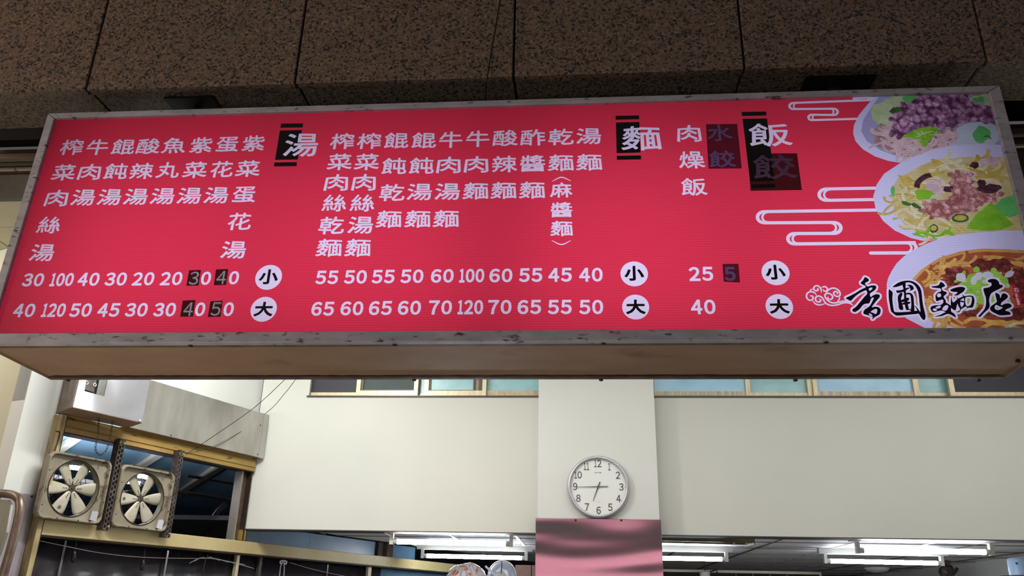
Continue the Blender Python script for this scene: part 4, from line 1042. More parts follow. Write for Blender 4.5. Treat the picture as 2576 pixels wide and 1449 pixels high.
lampz(1560, 1402, 1826, 1407, label='lit fluorescent lamp partly hidden by the steel clad pillar')
lampz(2160, 1384, 2492, 1389, label='long lit fluorescent lamp under the low ceiling at far right, nearer row')
lampz(2078, 1411, 2368, 1417, label='lit fluorescent lamp in the row behind the long right one')
# unlit old reflector fitting
a, b = onz(1560, 1360, 2.02), onz(1886, 1368, 2.02)
t = empty('unlit_lamp', ((a.x+b.x)/2, (a.y+b.y)/2, 2.06), 'unlit brownish fluorescent fitting just right of the steel clad pillar', 'lamp', 'fluorescent lamps under the low ceiling')
d = (b-a).normalized(); q = Vector((-d.y, d.x, 0))
bm = BM(); prism(bm, [a+q*.09+UPZ*.038, a-q*.09+UPZ*.038, a-q*.09-UPZ*.0, a-q*.03-UPZ*.0, a-q*.02+UPZ*.02, a+q*.03+UPZ*.02, a+q*.09+UPZ*0], b-a); obj('lamp_body', bm, LAMPD, t)
bm = BM(); prism(bm, [b+q*.092+UPZ*.039, b-q*.092+UPZ*.039, b-q*.092-UPZ*.012, b+q*.092-UPZ*.012], d*.006); obj('end_plate', bm, LAMPD, t)
for k in (-.12, -.04):
    bm = BM(); P = b+d*k-q*.06; cyl(bm, P+UPZ*.002, P-UPZ*.012, .006, 8); obj('starter', bm, LAMPW, t)

# ================================================================== KITCHEN OPENING
OB = .06
def onoff(px, py, off): return Sx(px, py, off)
HZ0 = 2.4612
# upper beam: folded channel with a ridge, dark underside
sA, zA = Sx(143, 1084, OB); sB, zB_ = Sx(623, 1181, OB)
zb = (zA+zB_)/2
ub = empty('upper_beam', S(-.68, zb, 0), 'yellow painted channel beam across the top of the kitchen opening', 'beam')
bm = BM()
prof = [(0, 0), (OB, 0), (OB, .022), (OB+.006, .026), (OB, .030), (OB, .062), (OB-.008, .076), (OB-.008, HZ0-zb), (0, HZ0-zb)]
prism(bm, [S(-1.352, zb+z, o) for o, z in prof], SD*1.352); obj('beam_face', bm, YEL, ub)
bm = BM(); sbox(bm, -1.352, 0, zb-.006, zb-.0005, -.02, OB-.004); obj('dark_underside', bm, CRMD, ub)
# lower beam runs on under the rear wall to the right
sL, zL0 = Sx(82, 1338, OB); _, zL1 = Sx(90, 1302, OB)
_, zR1 = Sx(1100, 1416, OB)
zt_ = (zL1*.6+zR1*.4); zbt = zt_-.072
lb = empty('lower_beam', S(.6, zbt, 0), 'long cream painted beam running under the fans and on below the wall', 'beam')
bm = BM(); sbox(bm, -1.351, 2.72, zbt, zt_, -.02, OB); bmesh.ops.bevel(bm, geom=bm.edges[:], offset=.003, segments=1, affect='EDGES'); obj('beam_face', bm, CRM, lb)
bm = BM(); sbox(bm, -1.341, 2.72, zbt-.008, zbt-.0005, -.05, OB-.006); obj('dark_underside', bm, CRMD, lb)
# left post and right jamb
lp = empty('opening_post', S(-1.36, 0, 0), 'narrow old cream post beside the white pier at the kitchen opening', 'post')
bm = BM(); sbox(bm, -1.377, -1.352, .3, zb+.08, 0.006, OB+.012); obj('post_face', bm, TRIM, lp)
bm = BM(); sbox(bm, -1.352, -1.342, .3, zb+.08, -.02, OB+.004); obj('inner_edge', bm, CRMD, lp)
pts = [Sx(x, y, OB+.03) for x, y in ((141, 1085), (150, 1090), (139, 1130), (120, 1180), (112, 1235))]
bm = BM(); tube(bm, catmull([S(a, b, OB+.03) for a, b in pts], 5), .0035, 6); obj('loose_wire', bm, CABLE, lp, True)
rj = empty('opening_jamb', S(-.03, zt_, 0), 'grey brown metal channel at the right end of the kitchen opening', 'jamb')
s0, _ = Sx(604, 1190, 0); s1, _ = Sx(611, 1190, 0); 
bm = BM(); sbox(bm, -.075, -.064, zt_, zb-.006, -.03, .03); obj('light_strip', bm, WIRE, rj)
bm = BM(); sbox(bm, -.055, -.012, zt_, zb-.006, -.03, .01); obj('channel', bm, PIPE, rj)
bm = BM(); sbox(bm, -.010, -.002, zt_, zb-.006, -.03, .045); obj('dark_gap', bm, CRMD, rj)
bk = Sx(608, 1345, .02)
bm = BM(); sbox(bm, bk[0]-.02, bk[0]+.022, zt_+.0005, ZB-.008, .0, .04); bmesh.ops.bevel(bm, geom=bm.edges[:], offset=.006, segments=2, affect='EDGES'); tag(obj('packing_block', bm, YEL), 'small yellow block between the long beam and the rear wall corner', 'block')

# ---- box fans
def fan(sc, zc, w, h, r, label, phase, dot):
    t = empty('exhaust_fan', S(sc, zc, OB+.02), label, 'fan', 'exhaust fans in the kitchen opening')
    o0 = OB+.014
    N_ = 72; circ = [2*math.pi*(i+.5)/N_ for i in range(N_)]; sq = []
    for a in circ:                             # rounded rectangle met by rays at even angles
        ca, sa = math.cos(a), math.sin(a); lo_, hi_ = 0, .5
        for _ in range(30):
            m_ = (lo_+hi_)/2; x, z = abs(ca*m_), abs(sa*m_); dx, dz = x-(w/2-.03), z-(h/2-.03)
            ins = (math.hypot(max(dx, 0), max(dz, 0)) <= .03)
            if ins: lo_ = m_
            else: hi_ = m_
        sq.append((ca*lo_, sa*lo_))
    levels = [(1.0, 0.0), (1.0, .030), (.975, .036), (.94, .036), (.925, .030), (.915, .016)]
    bm = BM(); rings = []
    for k, d in levels:
        rings.append([bm.verts.new(S(sc+x*k, zc+z*k, o0+d)) for x, z in sq])
    # from the square recess to the round orifice
    for rad, d in ((r+.006, .014), (r, .016), (r-.001, .004), (r-.002, -.02)):
        rings.append([bm.verts.new(S(sc+rad*math.cos(a), zc+rad*.985*math.sin(a), o0+d)) for a in circ])
    for A, B in zip(rings, rings[1:]):
        for i in range(N_): bm.faces.new((A[i], A[(i+1) % N_], B[(i+1) % N_], B[i]))
    obj('fan_plate', bm, FANM, t)
    bm = BM(); 
    rg_ = [S(sc+(r+.001)*math.cos(2*math.pi*i/64), zc+(r+.001)*.985*math.sin(2*math.pi*i/64), o0+.0155) for i in range(64)]
    tube(bm, rg_, .0028, 6, closed=True); obj('orifice_ring', bm, CRMD, t, True)
    C0 = Vector(S(sc, zc, o0-.004))
    def bp(a, rad, side, off=0.0):
        ra = Vector(SD)*math.cos(a)+UPZ*math.sin(a); ta = -Vector(SD)*math.sin(a)+UPZ*math.cos(a)
        return C0+ra*rad+ta*side+SN*off
    for k in range(6):
        a = R(phase+60*k); bm = BM()
        secs = [(.018, .008, 0), (.028, .0135, 2), (.045, .019, 6), (.075, .027, 12), (.100, .032, 16), (.122, .0345, 18), (.130, .031, 18), (.1335, .022, 18)]
        A = []
        for rad, hw, tw in secs:
            c_, s_ = math.cos(R(tw)), math.sin(R(tw)); rad *= r/.14
            A.append([(bp(a, rad, side*c_, side*s_*.7+d)) for side, d in ((-hw, 0), (-hw*.5, .002), (0, .0035), (hw*.5, .002), (hw, 0))])
        top = [[bm.verts.new(p+SN*.001) for p in row_] for row_ in A]; bot = [[bm.verts.new(p-SN*.001) for p in row_] for row_ in A]
        for i in range(len(A)-1):
            for j in range(4):
                bm.faces.new((top[i][j], top[i][j+1], top[i+1][j+1], top[i+1][j])); bm.faces.new((bot[i][j+1], bot[i][j], bot[i+1][j], bot[i+1][j+1]))
            bm.faces.new((top[i][0], top[i+1][0], bot[i+1][0], bot[i][0])); bm.faces.new((top[i+1][4], top[i][4], bot[i][4], bot[i+1][4]))
        for j in range(4):
            bm.faces.new((top[0][j+1], top[0][j], bot[0][j], bot[0][j+1])); bm.faces.new((top[-1][j], top[-1][j+1], bot[-1][j+1], bot[-1][j]))
        b_ = obj('blade', bm, BLADE, t, True)
        bm = BM()
        for rad in (.030, .040, .050): lathe(bm, [(0, .0012), (.0026, .001), (.0026, 0)], bp(a, rad*r/.14, 0, .005), SN, 8)
        rv = obj('blade_rivets', bm, BLACK, b_); rv['kind'] = 'stuff'
        if k == dot:
            bm = BM(); lathe(bm, [(0, .0012), (.0085, .001), (.0085, 0)], bp(a, .108*r/.14, 0, .0055), SN, 18); obj('round_sticker', bm, PIPE, b_)
    bm = BM(); lathe(bm, [(0, .012), (.005, .012), (.006, .006), (.017, .005), (.0175, -.02)], C0, SN, 12); obj('hub', bm, IRON, t)
    bm = BM(); lathe(bm, [(0, -.03), (.045, -.035), (.052, -.06), (.05, -.15), (0, -.16)], C0, SN, 20); obj('motor', bm, IRON, t, True)
    for i in range(4):
        a = R(45+90*i+8); bm = BM(); tube(bm, [C0-SN*.10+(SD*math.cos(a)+UPZ*math.sin(a))*.05, C0-SN*.045+(SD*math.cos(a)+UPZ*math.sin(a))*(r+.004)], .0045, 6); obj('motor_arm', bm, IRON, t)
    bm = BM()
    for rad in (.045, .07, .095, .12): tube(bm, [C0-SN*(.075-.02*rad/.12)+(SD*math.cos(2*math.pi*i/40)+UPZ*math.sin(2*math.pi*i/40))*rad for i in range(40)], .0015, 5, closed=True)
    for i in range(20):
        a = 2*math.pi*i/20; tube(bm, [C0-SN*.07+(SD*math.cos(a)+UPZ*math.sin(a))*.04, C0-SN*.05+(SD*math.cos(a)+UPZ*math.sin(a))*(r)], .0013, 4)
    g_ = obj('rear_guard', bm, CABLE, t); g_['kind'] = 'stuff'
    # terminal cover in the lower right corner
    bm = BM(); P = S(sc+w*.375, zc-h*.375, o0+.016)
    prism(bm, [P+SD*x+UPZ*z for x, z in ((-.020, -.022), (.016, -.028), (.022, .016), (.012, .024), (-.016, .020))], SN*.012); obj('terminal_cover', bm, SILV, t)
    bm = BM()
    for x, z in ((-.46, .2), (-.46, -.3), (.46, .1), (.46, -.15), (.46, .35), (-.2, -.465), (.12, -.465), (.3, -.465), (-.1, .465), (.2, .465)):
        lathe(bm, [(0, .002), (.0035, .0015), (.0035, 0)], S(sc+x*w*1.01, zc+z*h*1.02, o0+.0362), SN, 8)
    sc_ = obj('plate_screws', bm, RUST, t); sc_['kind'] = 'stuff'
    return t
f1 = [Sx(*q, OB+.03) for q in ((127, 1136), (282.5, 1161), (253.6, 1318), (92, 1302.6), (186.3, 1231))]
f2 = [Sx(*q, OB+.03) for q in ((313.6, 1169), (452, 1190), (413, 1339), (272, 1326), (359, 1256))]
fan(f1[4][0], (f1[0][1]+f1[2][1])/2, .352, .318, .137, 'square exhaust fan at the left end of the kitchen opening beside the cream post', 4, 4)
fan(f2[4][0], (f2[0][1]+f2[2][1])/2, .352, .318, .137, 'square exhaust fan between the two perforated steel angles', 6, 3)

# ---- perforated angles carrying the fans
def angle_iron(top, bot, label):
    a = Sx(*top, OB+.03); b = Sx(*bot, OB+.03); s = (a[0]+b[0])/2; z0, z1 = b[1], a[1]
    t = empty('slotted_angle', S(s, z0, OB), label, 'steel angle', 'perforated steel angles holding the fans')
    bm = BM(); w = .019
    # front leg with two rows of real slots: rails and rungs
    for x0, x1 in ((-w, -w+.006), (-.003, .003), (w-.006, w)): sbox(bm, s+x0, s+x1, z0, z1, OB+.044, OB+.047)
    n = int((z1-z0)/.026)
    for i in range(n+1):
        z = z0+(z1-z0-.010)*i/n; sbox(bm, s-w, s-.003, z, z+.011, OB+.044, OB+.047)
        z = min(z+.012, z1-.01); sbox(bm, s+.003, s+w, z, z+.010, OB+.044, OB+.047)
    o_ = obj('slotted_face', bm, IRON, t)
    bm = BM(); sbox(bm, s-w, s-w+.003, z0, z1, OB+.004, OB+.044); sbox(bm, s+w-.003, s+w, z0, z1-.03, OB+.004, OB+.044); obj('side_leg', bm, IRON, t)
    for z in (z0+.02, z1-.02):
        bm = BM(); lathe(bm, [(0, .006), (.007, .005), (.007, 0)], S(s+.012, z, OB+.047), SN, 6); obj('bolt', bm, WIRE, t)
angle_iron((306, 1106), (257, 1334), 'perforated steel angle standing between the two exhaust fans')
angle_iron((455, 1134), (413, 1352), 'perforated steel angle right of the second exhaust fan')

# ---- stainless housings of the roller shutter above the beam
HZ = 2.462
hb = [onz(140.5, 1041, HZ), onz(321.8, 1076, HZ), onz(357, 1064.4, HZ), onz(181.6, 1025, HZ)]
hs = [((p-SP).dot(SD), (p-SP).dot(SN)) for p in hb]
mh = empty('motor_housing', (hb[0]+hb[1]+hb[2]+hb[3])/4, 'shiny stainless box with a cut-out for the shutter motor above the kitchen opening', 'metal box')
ZH = 2.86
def q3(p, z): return Vector((p.x, p.y, z))
BL, BR, FR, FL = hb
# front sheet with the notch that shows the motor
e = (FR-FL); nrm = SN
def fr(px, py):
    N_ = Vector((e.y, -e.x, 0)).normalized(); return on(px, py, FL, N_), N_
c1, N_ = fr(212, 984); c2, _ = fr(262, 997); c3, _ = fr(270, 961); c4, _ = fr(215, 961)
A0, A1 = q3(FL, HZ), q3(FR, HZ)
n1 = q3(c1, (c1.z)); n2 = q3(c2, c2.z)
up_ = Vector((0, 0, 1))
bm = BM()
prism(bm, [A0, A1, q3(FR, ZH), Vector((n2.x, n2.y, ZH)), n2, n1, Vector((n1.x, n1.y, ZH)), q3(FL, ZH)], -N_*.004 if N_.dot(SN) > 0 else N_*.004); obj('front_sheet', bm, STEEL, mh)
inw = (-N_ if N_.dot(SN) > 0 else N_)
bm = BM(); prism(bm, [q3(FL, HZ), q3(FR, HZ), q3(BR, HZ), q3(BL, HZ)], (0, 0, .004)); obj('bottom_sheet', bm, SHEET, mh)
bm = BM(); prism(bm, [q3(FL, HZ), q3(BL, HZ), q3(BL, ZH), q3(FL, ZH)], (.003, .001, 0)); obj('left_sheet', bm, PIPE, mh)
bm = BM(); prism(bm, [q3(FR, HZ), q3(BR, HZ), q3(BR, ZH), q3(FR, ZH)], (-.003, -.001, 0)); obj('right_sheet', bm, STEELW, mh)
bm = BM(); k = inw*.07; prism(bm, [n1+k, n2+k, Vector((n2.x, n2.y, ZH))+k, Vector((n1.x, n1.y, ZH))+k], inw*.004); obj('dark_interior', bm, BLACK, mh)
m1, m2 = n1.lerp(n2, .02), n1.lerp(n2, .62)
bm = BM(); prism(bm, [m1+up_*.008+inw*.02, m2+up_*.004+inw*.02, m2+up_*.2+inw*.02, m1+up_*.2+inw*.02], inw*.04); bmesh.ops.bevel(bm, geom=bm.edges[:], offset=.006, segments=2, affect='EDGES'); mo = obj('motor_block', bm, IRON, mh)
for px, py in ((218, 963), (238.5, 968)):
    P = on(px, py, n1+inw*.018, N_); bm = BM(); tube(bm, [P+(e.normalized()*math.cos(2*math.pi*i/20)+up_*math.sin(2*math.pi*i/20))*.0075 for i in range(20)], .0018, 6, closed=True); obj('terminal_ring', bm, CLEAR, mo, True)
P = on(352, 1059, FL-inw*.002, N_); bm = BM(); lathe(bm, [(0, .004), (.008, .003), (.009, 0)], P, -inw, 14); obj('screw', bm, STEEL, mh, True)
# long housing to the right of it
DO = .10
d0, _ = Sx(322, 1076, DO); d1, z1_ = Sx(663, 1150, DO); _, z2_ = Sx(675, 1040, DO)
sh = empty('shutter_housing', S((d0+d1)/2, HZ, 0), 'long brushed stainless shutter housing above the yellow beam reaching the rear wall', 'metal box')
zh = 2.742
bm = BM(); sbox(bm, d0, d1-.046, HZ, zh, DO-.004, DO); bmesh.ops.subdivide_edges(bm, edges=bm.edges[:], cuts=3); obj('front_sheet', bm, STEELW, sh)
bm = BM(); sbox(bm, d1-.045, d1, HZ-.002, zh, DO-.004, DO+.001); obj('end_flange', bm, STEELW, sh)
bm = BM(); sbox(bm, d0, d1, HZ, HZ+.004, -.002, DO-.004); obj('bottom_sheet', bm, SHEET, sh)
bm = BM(); sbox(bm, d0, d1-.07, zh-.004, zh, .002, DO-.004); obj('top_sheet', bm, STEELW, sh)
for px, py in ((430, 1095), (648, 1143), (655, 1070)):
    a = Sx(px, py, DO); bm = BM(); lathe(bm, [(0, .003), (.004, .002), (.004, 0)], S(a[0], a[1], DO), SN, 8); obj('rivet', bm, RUST, sh)

# ---- chain hanging under the motor housing
co = .16
cp = [Sx(*q, co) for q in ((249, 1050), (246, 1095), (240, 1128), (247, 1143), (258, 1143), (270, 1126), (278, 1095), (284, 1052))]
cp[0] = (cp[0][0], HZ+.002); cp[-1] = (cp[-1][0], HZ+.002)
path = catmull([S(a, b, co) for a, b in cp], 12)
ch = empty('pull_chain', S(cp[3][0], cp[3][1], co), 'thin dark chain hanging in a loop below the shiny motor housing', 'chain')
# even steps along the path
acc = [path[0]]; step = .0145
for p in path:
    if (p-acc[-1]).length >= step: acc.append(p)
for i in range(len(acc)-1):
    c = (acc[i]+acc[i+1])/2; d = (acc[i+1]-acc[i]).normalized(); side = (SN if i % 2 else d.cross(SN)).normalized()
    pts = []
    for k in range(14):
        a = 2*math.pi*k/14; x = math.cos(a); y = math.sin(a)
        pts.append(c+d*(.0062*x+.0035*(1 if x > 0 else -1))+side*.0046*y)
    bm = BM(); tube(bm, pts, .0013, 5, closed=True); obj('chain_link', bm, CABLE, ch, True)
# ---- two thin wires running up from the beam to the sign
for i, (P, lab) in enumerate(((((468, 1143), (545, 1092), (640, 1025), (716, 955), (735, 930)), 'thin black wire running from the yellow beam up behind the sign, upper of two'), (((478, 1140), (560, 1115), (672, 1037), (712, 995), (738, 962), (755, 935)), 'thin black wire sagging from the yellow beam past the housing corner, lower of two'))):
    L_ = []
    n_ = len(P)
    for k, (x, y) in enumerate(P):
        if i == 1 and k == 2: L_.append(S(*Sx(x, y, DO+.006), DO+.006)); continue
        t_ = k/(n_-1); o_ = OB+.05+t_*.75
        if i == 1: o_ = (.11, .112, 0, .35, .6, .8)[k]
        L_.append(S(*Sx(x, y, o_), o_))
    bm = BM(); tube(bm, catmull(L_, 6), .0018, 6); tag(obj('wire', bm, CABLE, None, True), lab, 'wire', 'wires above the kitchen opening')

# ---- kitchen interior behind the fans
kp = S(-.2, 2.25, -1.9)
area('kitchen_roof_fill', kp, (-.1, .3, 1), 1.4, .3, 60, (.84, .93, 1.0))  # unseen upward fill added to brighten the kitchen roof
for (a, b, w) in (((200, 1100), (118, 1160), .032), ((412, 1140), (330, 1192), .032), ((560, 1170), (440, 1250), .03)):
    P, Q = onz(*a, 2.735), onz(*b, 2.735); d = (Q-P).normalized(); q = Vector((-d.y, d.x, 0))*w
    bm = BM(); prism(bm, [P-q, P+q, P+q+UPZ*.04, P-q+UPZ*.04], Q-P); tag(obj('purlin', bm, KBEAM), {200: 'pale roof purlin above the first exhaust fan', 412: 'pale roof purlin above the second exhaust fan', 560: 'roof purlin in the dark right part of the kitchen opening'}[a[0]], 'roof beam', 'roof purlins in the kitchen')
def kbeam(pts, off, r, label, m=KWOOD, cat='beam'):
    L_ = [S(*Sx(x, y, off), off) for x, y in pts]
    bm = BM(); tube(bm, catmull(L_, 5) if len(L_) > 2 else L_, r, 4); return tag(obj('kitchen_beam', bm, m), label, cat)
kbeam([(445, 1238), (520, 1247), (600, 1262)], -.6, .014, 'horizontal brown timber inside the dark part of the kitchen opening')
kbeam([(452, 1245), (500, 1215), (580, 1168)], -.7, .022, 'slanting timber strut in the dark part of the kitchen opening')
kbeam([(470, 1196), (540, 1208), (600, 1218)], -.8, .012, 'upper thin timber rail in the dark part of the kitchen opening')
kbeam([(522, 1360), (530, 1320), (545, 1290), (566, 1270)], -.5, .022, 'curved brown pipe rising behind the long cream beam', PIPE, 'pipe')
kbeam([(105, 1200), (200, 1212), (300, 1232)], -.55, .022, 'pale rail crossing behind the first exhaust fan', KBEAM)
for (a, b, lab) in (((140, 1166), (306, 1188), 'bright kitchen fluorescent lamp seen through the first fan and right of it'), ((332, 1190), (392, 1200), 'bright kitchen fluorescent lamp seen through the second fan'), ((310, 1206), (360, 1214), 'lower bright kitchen fluorescent lamp behind the second fan')):
    P, Q = onz(*a, 2.30), onz(*b, 2.30)
    fitting((P.x, P.y, 0), (Q.x, Q.y, 0), lab, group='fluorescent lamps in the kitchen', tm=TUBEK, zc=2.34, w=.05, drop=.04)

# ---- dark plastic curtain below the long beam
pc = empty('plastic_curtain', S(.2, .3, -.03), 'glossy dark plastic sheet stretched below the long cream beam', 'plastic sheet')
bm = BM(); n_, m_ = 90, 10; vs = []
for j in range(m_+1):
    for i in range(n_+1):
        s_ = -1.332+2.9*i/n_; z_ = .3+(zbt-.01-.3)*j/m_
        o_ = -.03+.006*math.sin(s_*9)+.004*math.sin(s_*31+j)+.008*math.sin(s_*3.1+j*.7)
        vs.append(bm.verts.new(S(s_, z_, o_)))
for j in range(m_):
    for i in range(n_): bm.faces.new((vs[j*(n_+1)+i], vs[j*(n_+1)+i+1], vs[(j+1)*(n_+1)+i+1], vs[(j+1)*(n_+1)+i]))
bmesh.ops.solidify(bm, geom=bm.faces[:], thickness=.001)
obj('sheet', bm, PLAST, pc, True)
for px0, py0, px1, py1 in ((167, 1360, 150, 1449), (424, 1385, 419, 1449), (826, 1420, 828, 1449)):
    a = Sx(px0, py0, -.012); b = Sx(px1, py1, -.012); bm = BM(); sbox(bm, a[0]-.006, a[0]+.006, .4, a[1], -.016, -.014); obj('welded_seam', bm, mat('seam', (92, 92, 96), rough=.2, spec=.6) if 'seam' not in MATS else MATS['seam'], pc)
def cordobj(name, pts, off, r, m, label, cat, group=None):
    L_ = [S(*Sx(x, y, off), off) for x, y in pts]; bm = BM(); tube(bm, catmull(L_, 6), r, 6); return tag(obj(name, bm, m, None, True), label, cat, group)
cordobj('clothes_wire', [(92, 1359), (150, 1371), (240, 1389), (330, 1400), (420, 1404), (530, 1405)], .03, .0022, WIRE, 'thin steel wire sagging across the dark plastic below the fans', 'wire', 'steel wires across the dark plastic')
cordobj('clothes_wire', [(728, 1415), (790, 1433), (850, 1446), (900, 1456)], .03, .0024, WIRE, 'thin steel wire sloping down right of the white tied cloth', 'wire', 'steel wires across the dark plastic')
for (x, y0, y1, y2, lab) in ((193, 1360, 1392, 1416, 'small black pull switch on a cord below the first exhaust fan'), (366, 1380, 1413, 1436, 'small black pull switch on a cord below the second exhaust fan')):
    t = empty('pull_switch', S(*Sx(x-7, y2, .02), .02), lab, 'switch', 'hanging pull switches')
    bm = BM(); tube(bm, [S(*Sx(x, y0, .02), .02), S(*Sx(x-5, y1, .02), .02)], .0025, 6); obj('cord', bm, CABLE, t)
    bm = BM(); a = Sx(x-6, y1, .02); b = Sx(x-10, y2, .02); lathe(bm, [(0, 0), (.005, .001), (.010, .012), (.0105, .045), (.007, .056), (0, .057)], S(b[0], b[1], .02), S(a[0], a[1], .02)-S(b[0], b[1], .02), 12); obj('switch_body', bm, BLACK, t, True)
# crumpled clear plastic and a tied white cloth under the beam
t = empty('tied_plastic', S(*Sx(518, 1445, .0), .0), 'crumpled clear plastic tied up under the long beam', 'plastic sheet')
for k in range(9):
    dx = (-42, -30, -18, 14, 34, 56, 78, 98, 120)[k]; L_ = [(519+dx*.06, 1404), (519+dx*.45, 1396+abs(dx)*.10+4), (519+dx, 1398+abs(dx)*.22+rg.uniform(0, 10))]
    bm = BM(); tube(bm, catmull([S(*Sx(a, b, .01), .01) for a, b in L_], 5), .0022, 5); obj('fold_highlight', bm, CLRP, t, True)  # pale tubes drawn as the highlights radiating along the folds
bm = BM(); tube(bm, catmull([S(*Sx(a, b, .012), .012) for a, b in ((523, 1392), (516, 1410), (512, 1430), (511, 1452))], 5), [.004]*16, 6); obj('dark_cord', bm, BLACK, t, True)
t = empty('tied_cloth', S(*Sx(712, 1440, .03), .03), 'white cloth strip tied in a knot under the long beam', 'cloth strip')
for P in (((712, 1412), (706, 1425), (703, 1449), (700, 1460)), ((714, 1412), (715, 1430), (714, 1449), (714, 1460))):
    bm = BM(); tube(bm, catmull([S(*Sx(a, b, .03), .03) for a, b in P], 5), .0034, 6); obj('cloth_tail', bm, CLEAR, t, True)
for P in (((712, 1410), (705, 1412), (706, 1418), (711, 1416)), ((714, 1410), (721, 1413), (719, 1419), (715, 1416))):
    bm = BM(); tube(bm, catmull([S(*Sx(a, b, .035), .035) for a, b in P], 4), .0045, 6); obj('bow_loop', bm, CLEAR, t, True)
for px, lab, m in ((654, 'dark vertical pole under the long beam left of the tied cloth', IRON), (596, 'pale vertical pole under the long beam beside the clear plastic', ALU), (927, 'cream vertical post under the right part of the long beam', ALU)):
    a = Sx(px, 1400 if px < 900 else 1432, .0); w_ = .012 if px < 900 else .02
    bm = BM(); sbox(bm, a[0]-w_, a[0]+w_, .3, zbt-.009, -.008, .014); tag(obj('pole', bm, m), lab, 'pole', 'poles under the long beam')
# blue film panels between the long beam and the low ceiling
for k, (a, b) in enumerate(((620, 652), (654, 777), (779, 944))):
    sa, sb = Sx(a, 1360, 0)[0], Sx(b, 1385, 0)[0]
    bm = BM(); sbox(bm, sa, sb, zt_+.0005, 2.0575, -.008+.001*k, -.004+.001*k); tag(obj('film_panel', bm, BFILM), ('narrow', 'middle', 'long right-hand')[k]+' blue film panel between the long beam and the low ceiling', 'panel', 'blue film panels above the long beam')
bm = BM(); a = Sx(952, 1384, 0)[0]; sbox(bm, a-.03, a+.03, zt_+.0005, 2.057, -.03, .02); tag(obj('short_post', bm, CRMD), 'short dark post between the long beam and the low ceiling', 'post', 'short posts above the long beam')
bm = BM(); a = Sx(968, 1386, 0)[0]; sbox(bm, a-.0, a+.075, zt_+.0005, 2.057, -.03, .025); tag(obj('short_post', bm, KWOOD), 'short brown wooden post between the long beam and the low ceiling', 'post', 'short posts above the long beam')
sa, sb = Sx(986, 1395, 0)[0], Sx(1050, 1405, 0)[0]
bm = BM(); sbox(bm, sa, sb, zt_+.0005, 2.0575, -.03, -.026); tag(obj('film_panel', bm, BFILM), 'blue film panel right of the short wooden post above the beam', 'panel', 'blue film panels above the long beam')
bm = BM(); sbox(bm, Sx(932, 1440, 0)[0]+.02, 2.7, .3, zbt-.009, -.05, -.045); tag(obj('film_panel', bm, BFILM), 'dark blue film panel below the right part of the long beam', 'panel')

# ================================================================== STEEL CLADDING OF THE PIER AT FAR LEFT
pz = Sx(50, 1240, .02)[1]
pn = empty('pier_cladding', S(-1.5, 0, .02), 'lavender grey steel panel with rounded pipe frame at the lower left pier', 'metal cladding')
bm = BM(); sbox(bm, -1.545, -1.380, .2, pz, .008, .018); obj('corner_sheet', bm, STEELG, pn)
P2 = S(-1.545, 0, .018)
bm = BM(); prism(bm, [P2, P2-SD*.006, P2-SD*.006-SN*1.6, P2-SN*1.6], (0, 0, pz)); obj('side_sheet', bm, STEELG, pn)
CP = S(-1.548, 0, .018)-SD*.006
def cpt(px, py, out=.0):
    return on(px, py, CP-SD*out, -SD)
path = [(-60, 1238), (0, 1241), (28, 1244), (44, 1252), (50, 1268), (47, 1300), (30, 1370), (10, 1440), (-10, 1510)]
P_ = [cpt(x, y, .02) for x, y in path]
bm = BM(); tube(bm, catmull(P_, 6), .019, 12); obj('pipe_frame', bm, PIPE, pn, True)
bm = BM(); prism(bm, [cpt(x, y, .004) for x, y in ((-80, 1256), (28, 1258), (34, 1270), (22, 1340), (2, 1400), (-20, 1500), (-80, 1500))], -SD*.012); obj('inner_panel', bm, STEELW, pn)
for px, py in ((80, 1249),):
    a = Sx(px, py, .019); bm = BM(); lathe(bm, [(0, .003), (.005, .002), (.005, 0)], S(a[0], a[1], .018), SN, 8); obj('screw', bm, BLACK, pn)

# ================================================================== THINGS IN THE LOW ROOM
# wrapped bundle and round plastic-covered thing at the bottom edge
bo = onz(1172, 1449, 1.75)
def py_(px, py, Y): return ony(px, py, Y)
YB = 6.2
bd = empty('wrapped_bundle', py_(1172, 1460, YB), 'white paper bundle with orange and pink print wrapped in clear plastic below the ceiling', 'bundle')
c = py_(1174, 1468, YB); rx = (py_(1232, 1462, YB).x-c.x); rz = (py_(1172, 1416, YB).z-c.z)
bm = BM(); bmesh.ops.create_icosphere(bm, subdivisions=4, radius=1)
for v in bm.verts:
    n = v.co.normalized(); a = math.atan2(n.z, n.x)
    k = 1+.05*math.sin(a*9+n.y*3)+.03*math.sin(a*21)
    v.co = Vector((c.x+n.x*rx*k*(1.0 if n.z < .4 else .96), c.y+n.y*.11*k, c.z+n.z*rz*(1+.04*math.sin(a*6))))
obj('paper', bm, BAGM, bd, True)
for k in range(7):
    x0 = 1125+k*16; bm = BM(); tube(bm, catmull([py_(x0, 1449, YB-.115), py_(x0+(1172-x0)*.35, 1433, YB-.10), py_(x0+(1172-x0)*.55, 1420, YB-.05)], 5), .003, 5); obj('plastic_fold', bm, CLRP, bd, True)
bm = BM(); tube(bm, catmull([py_(1221, 1424, YB-.06), py_(1236, 1438, YB-.05), py_(1252, 1455, YB-.04)], 5), .008, 6); obj('twisted_corner', bm, CLEAR, bd, True)
YF = 6.6
fo = empty('wrapped_fan', py_(1263, 1448, YF), 'round wall fan wrapped in clear plastic next to the paper bundle', 'fan')
c = py_(1263, 1448, YF); rr_ = c.z-py_(1263, 1448+37, YF).z
bm = BM(); lathe(bm, [(0, .03), (rr_*.5, .045), (rr_*.85, .03), (rr_, 0), (rr_*.9, -.04), (0, -.06)], c, (0, -1, 0), 40); obj('plastic_cover', bm, CLRP, fo, True)
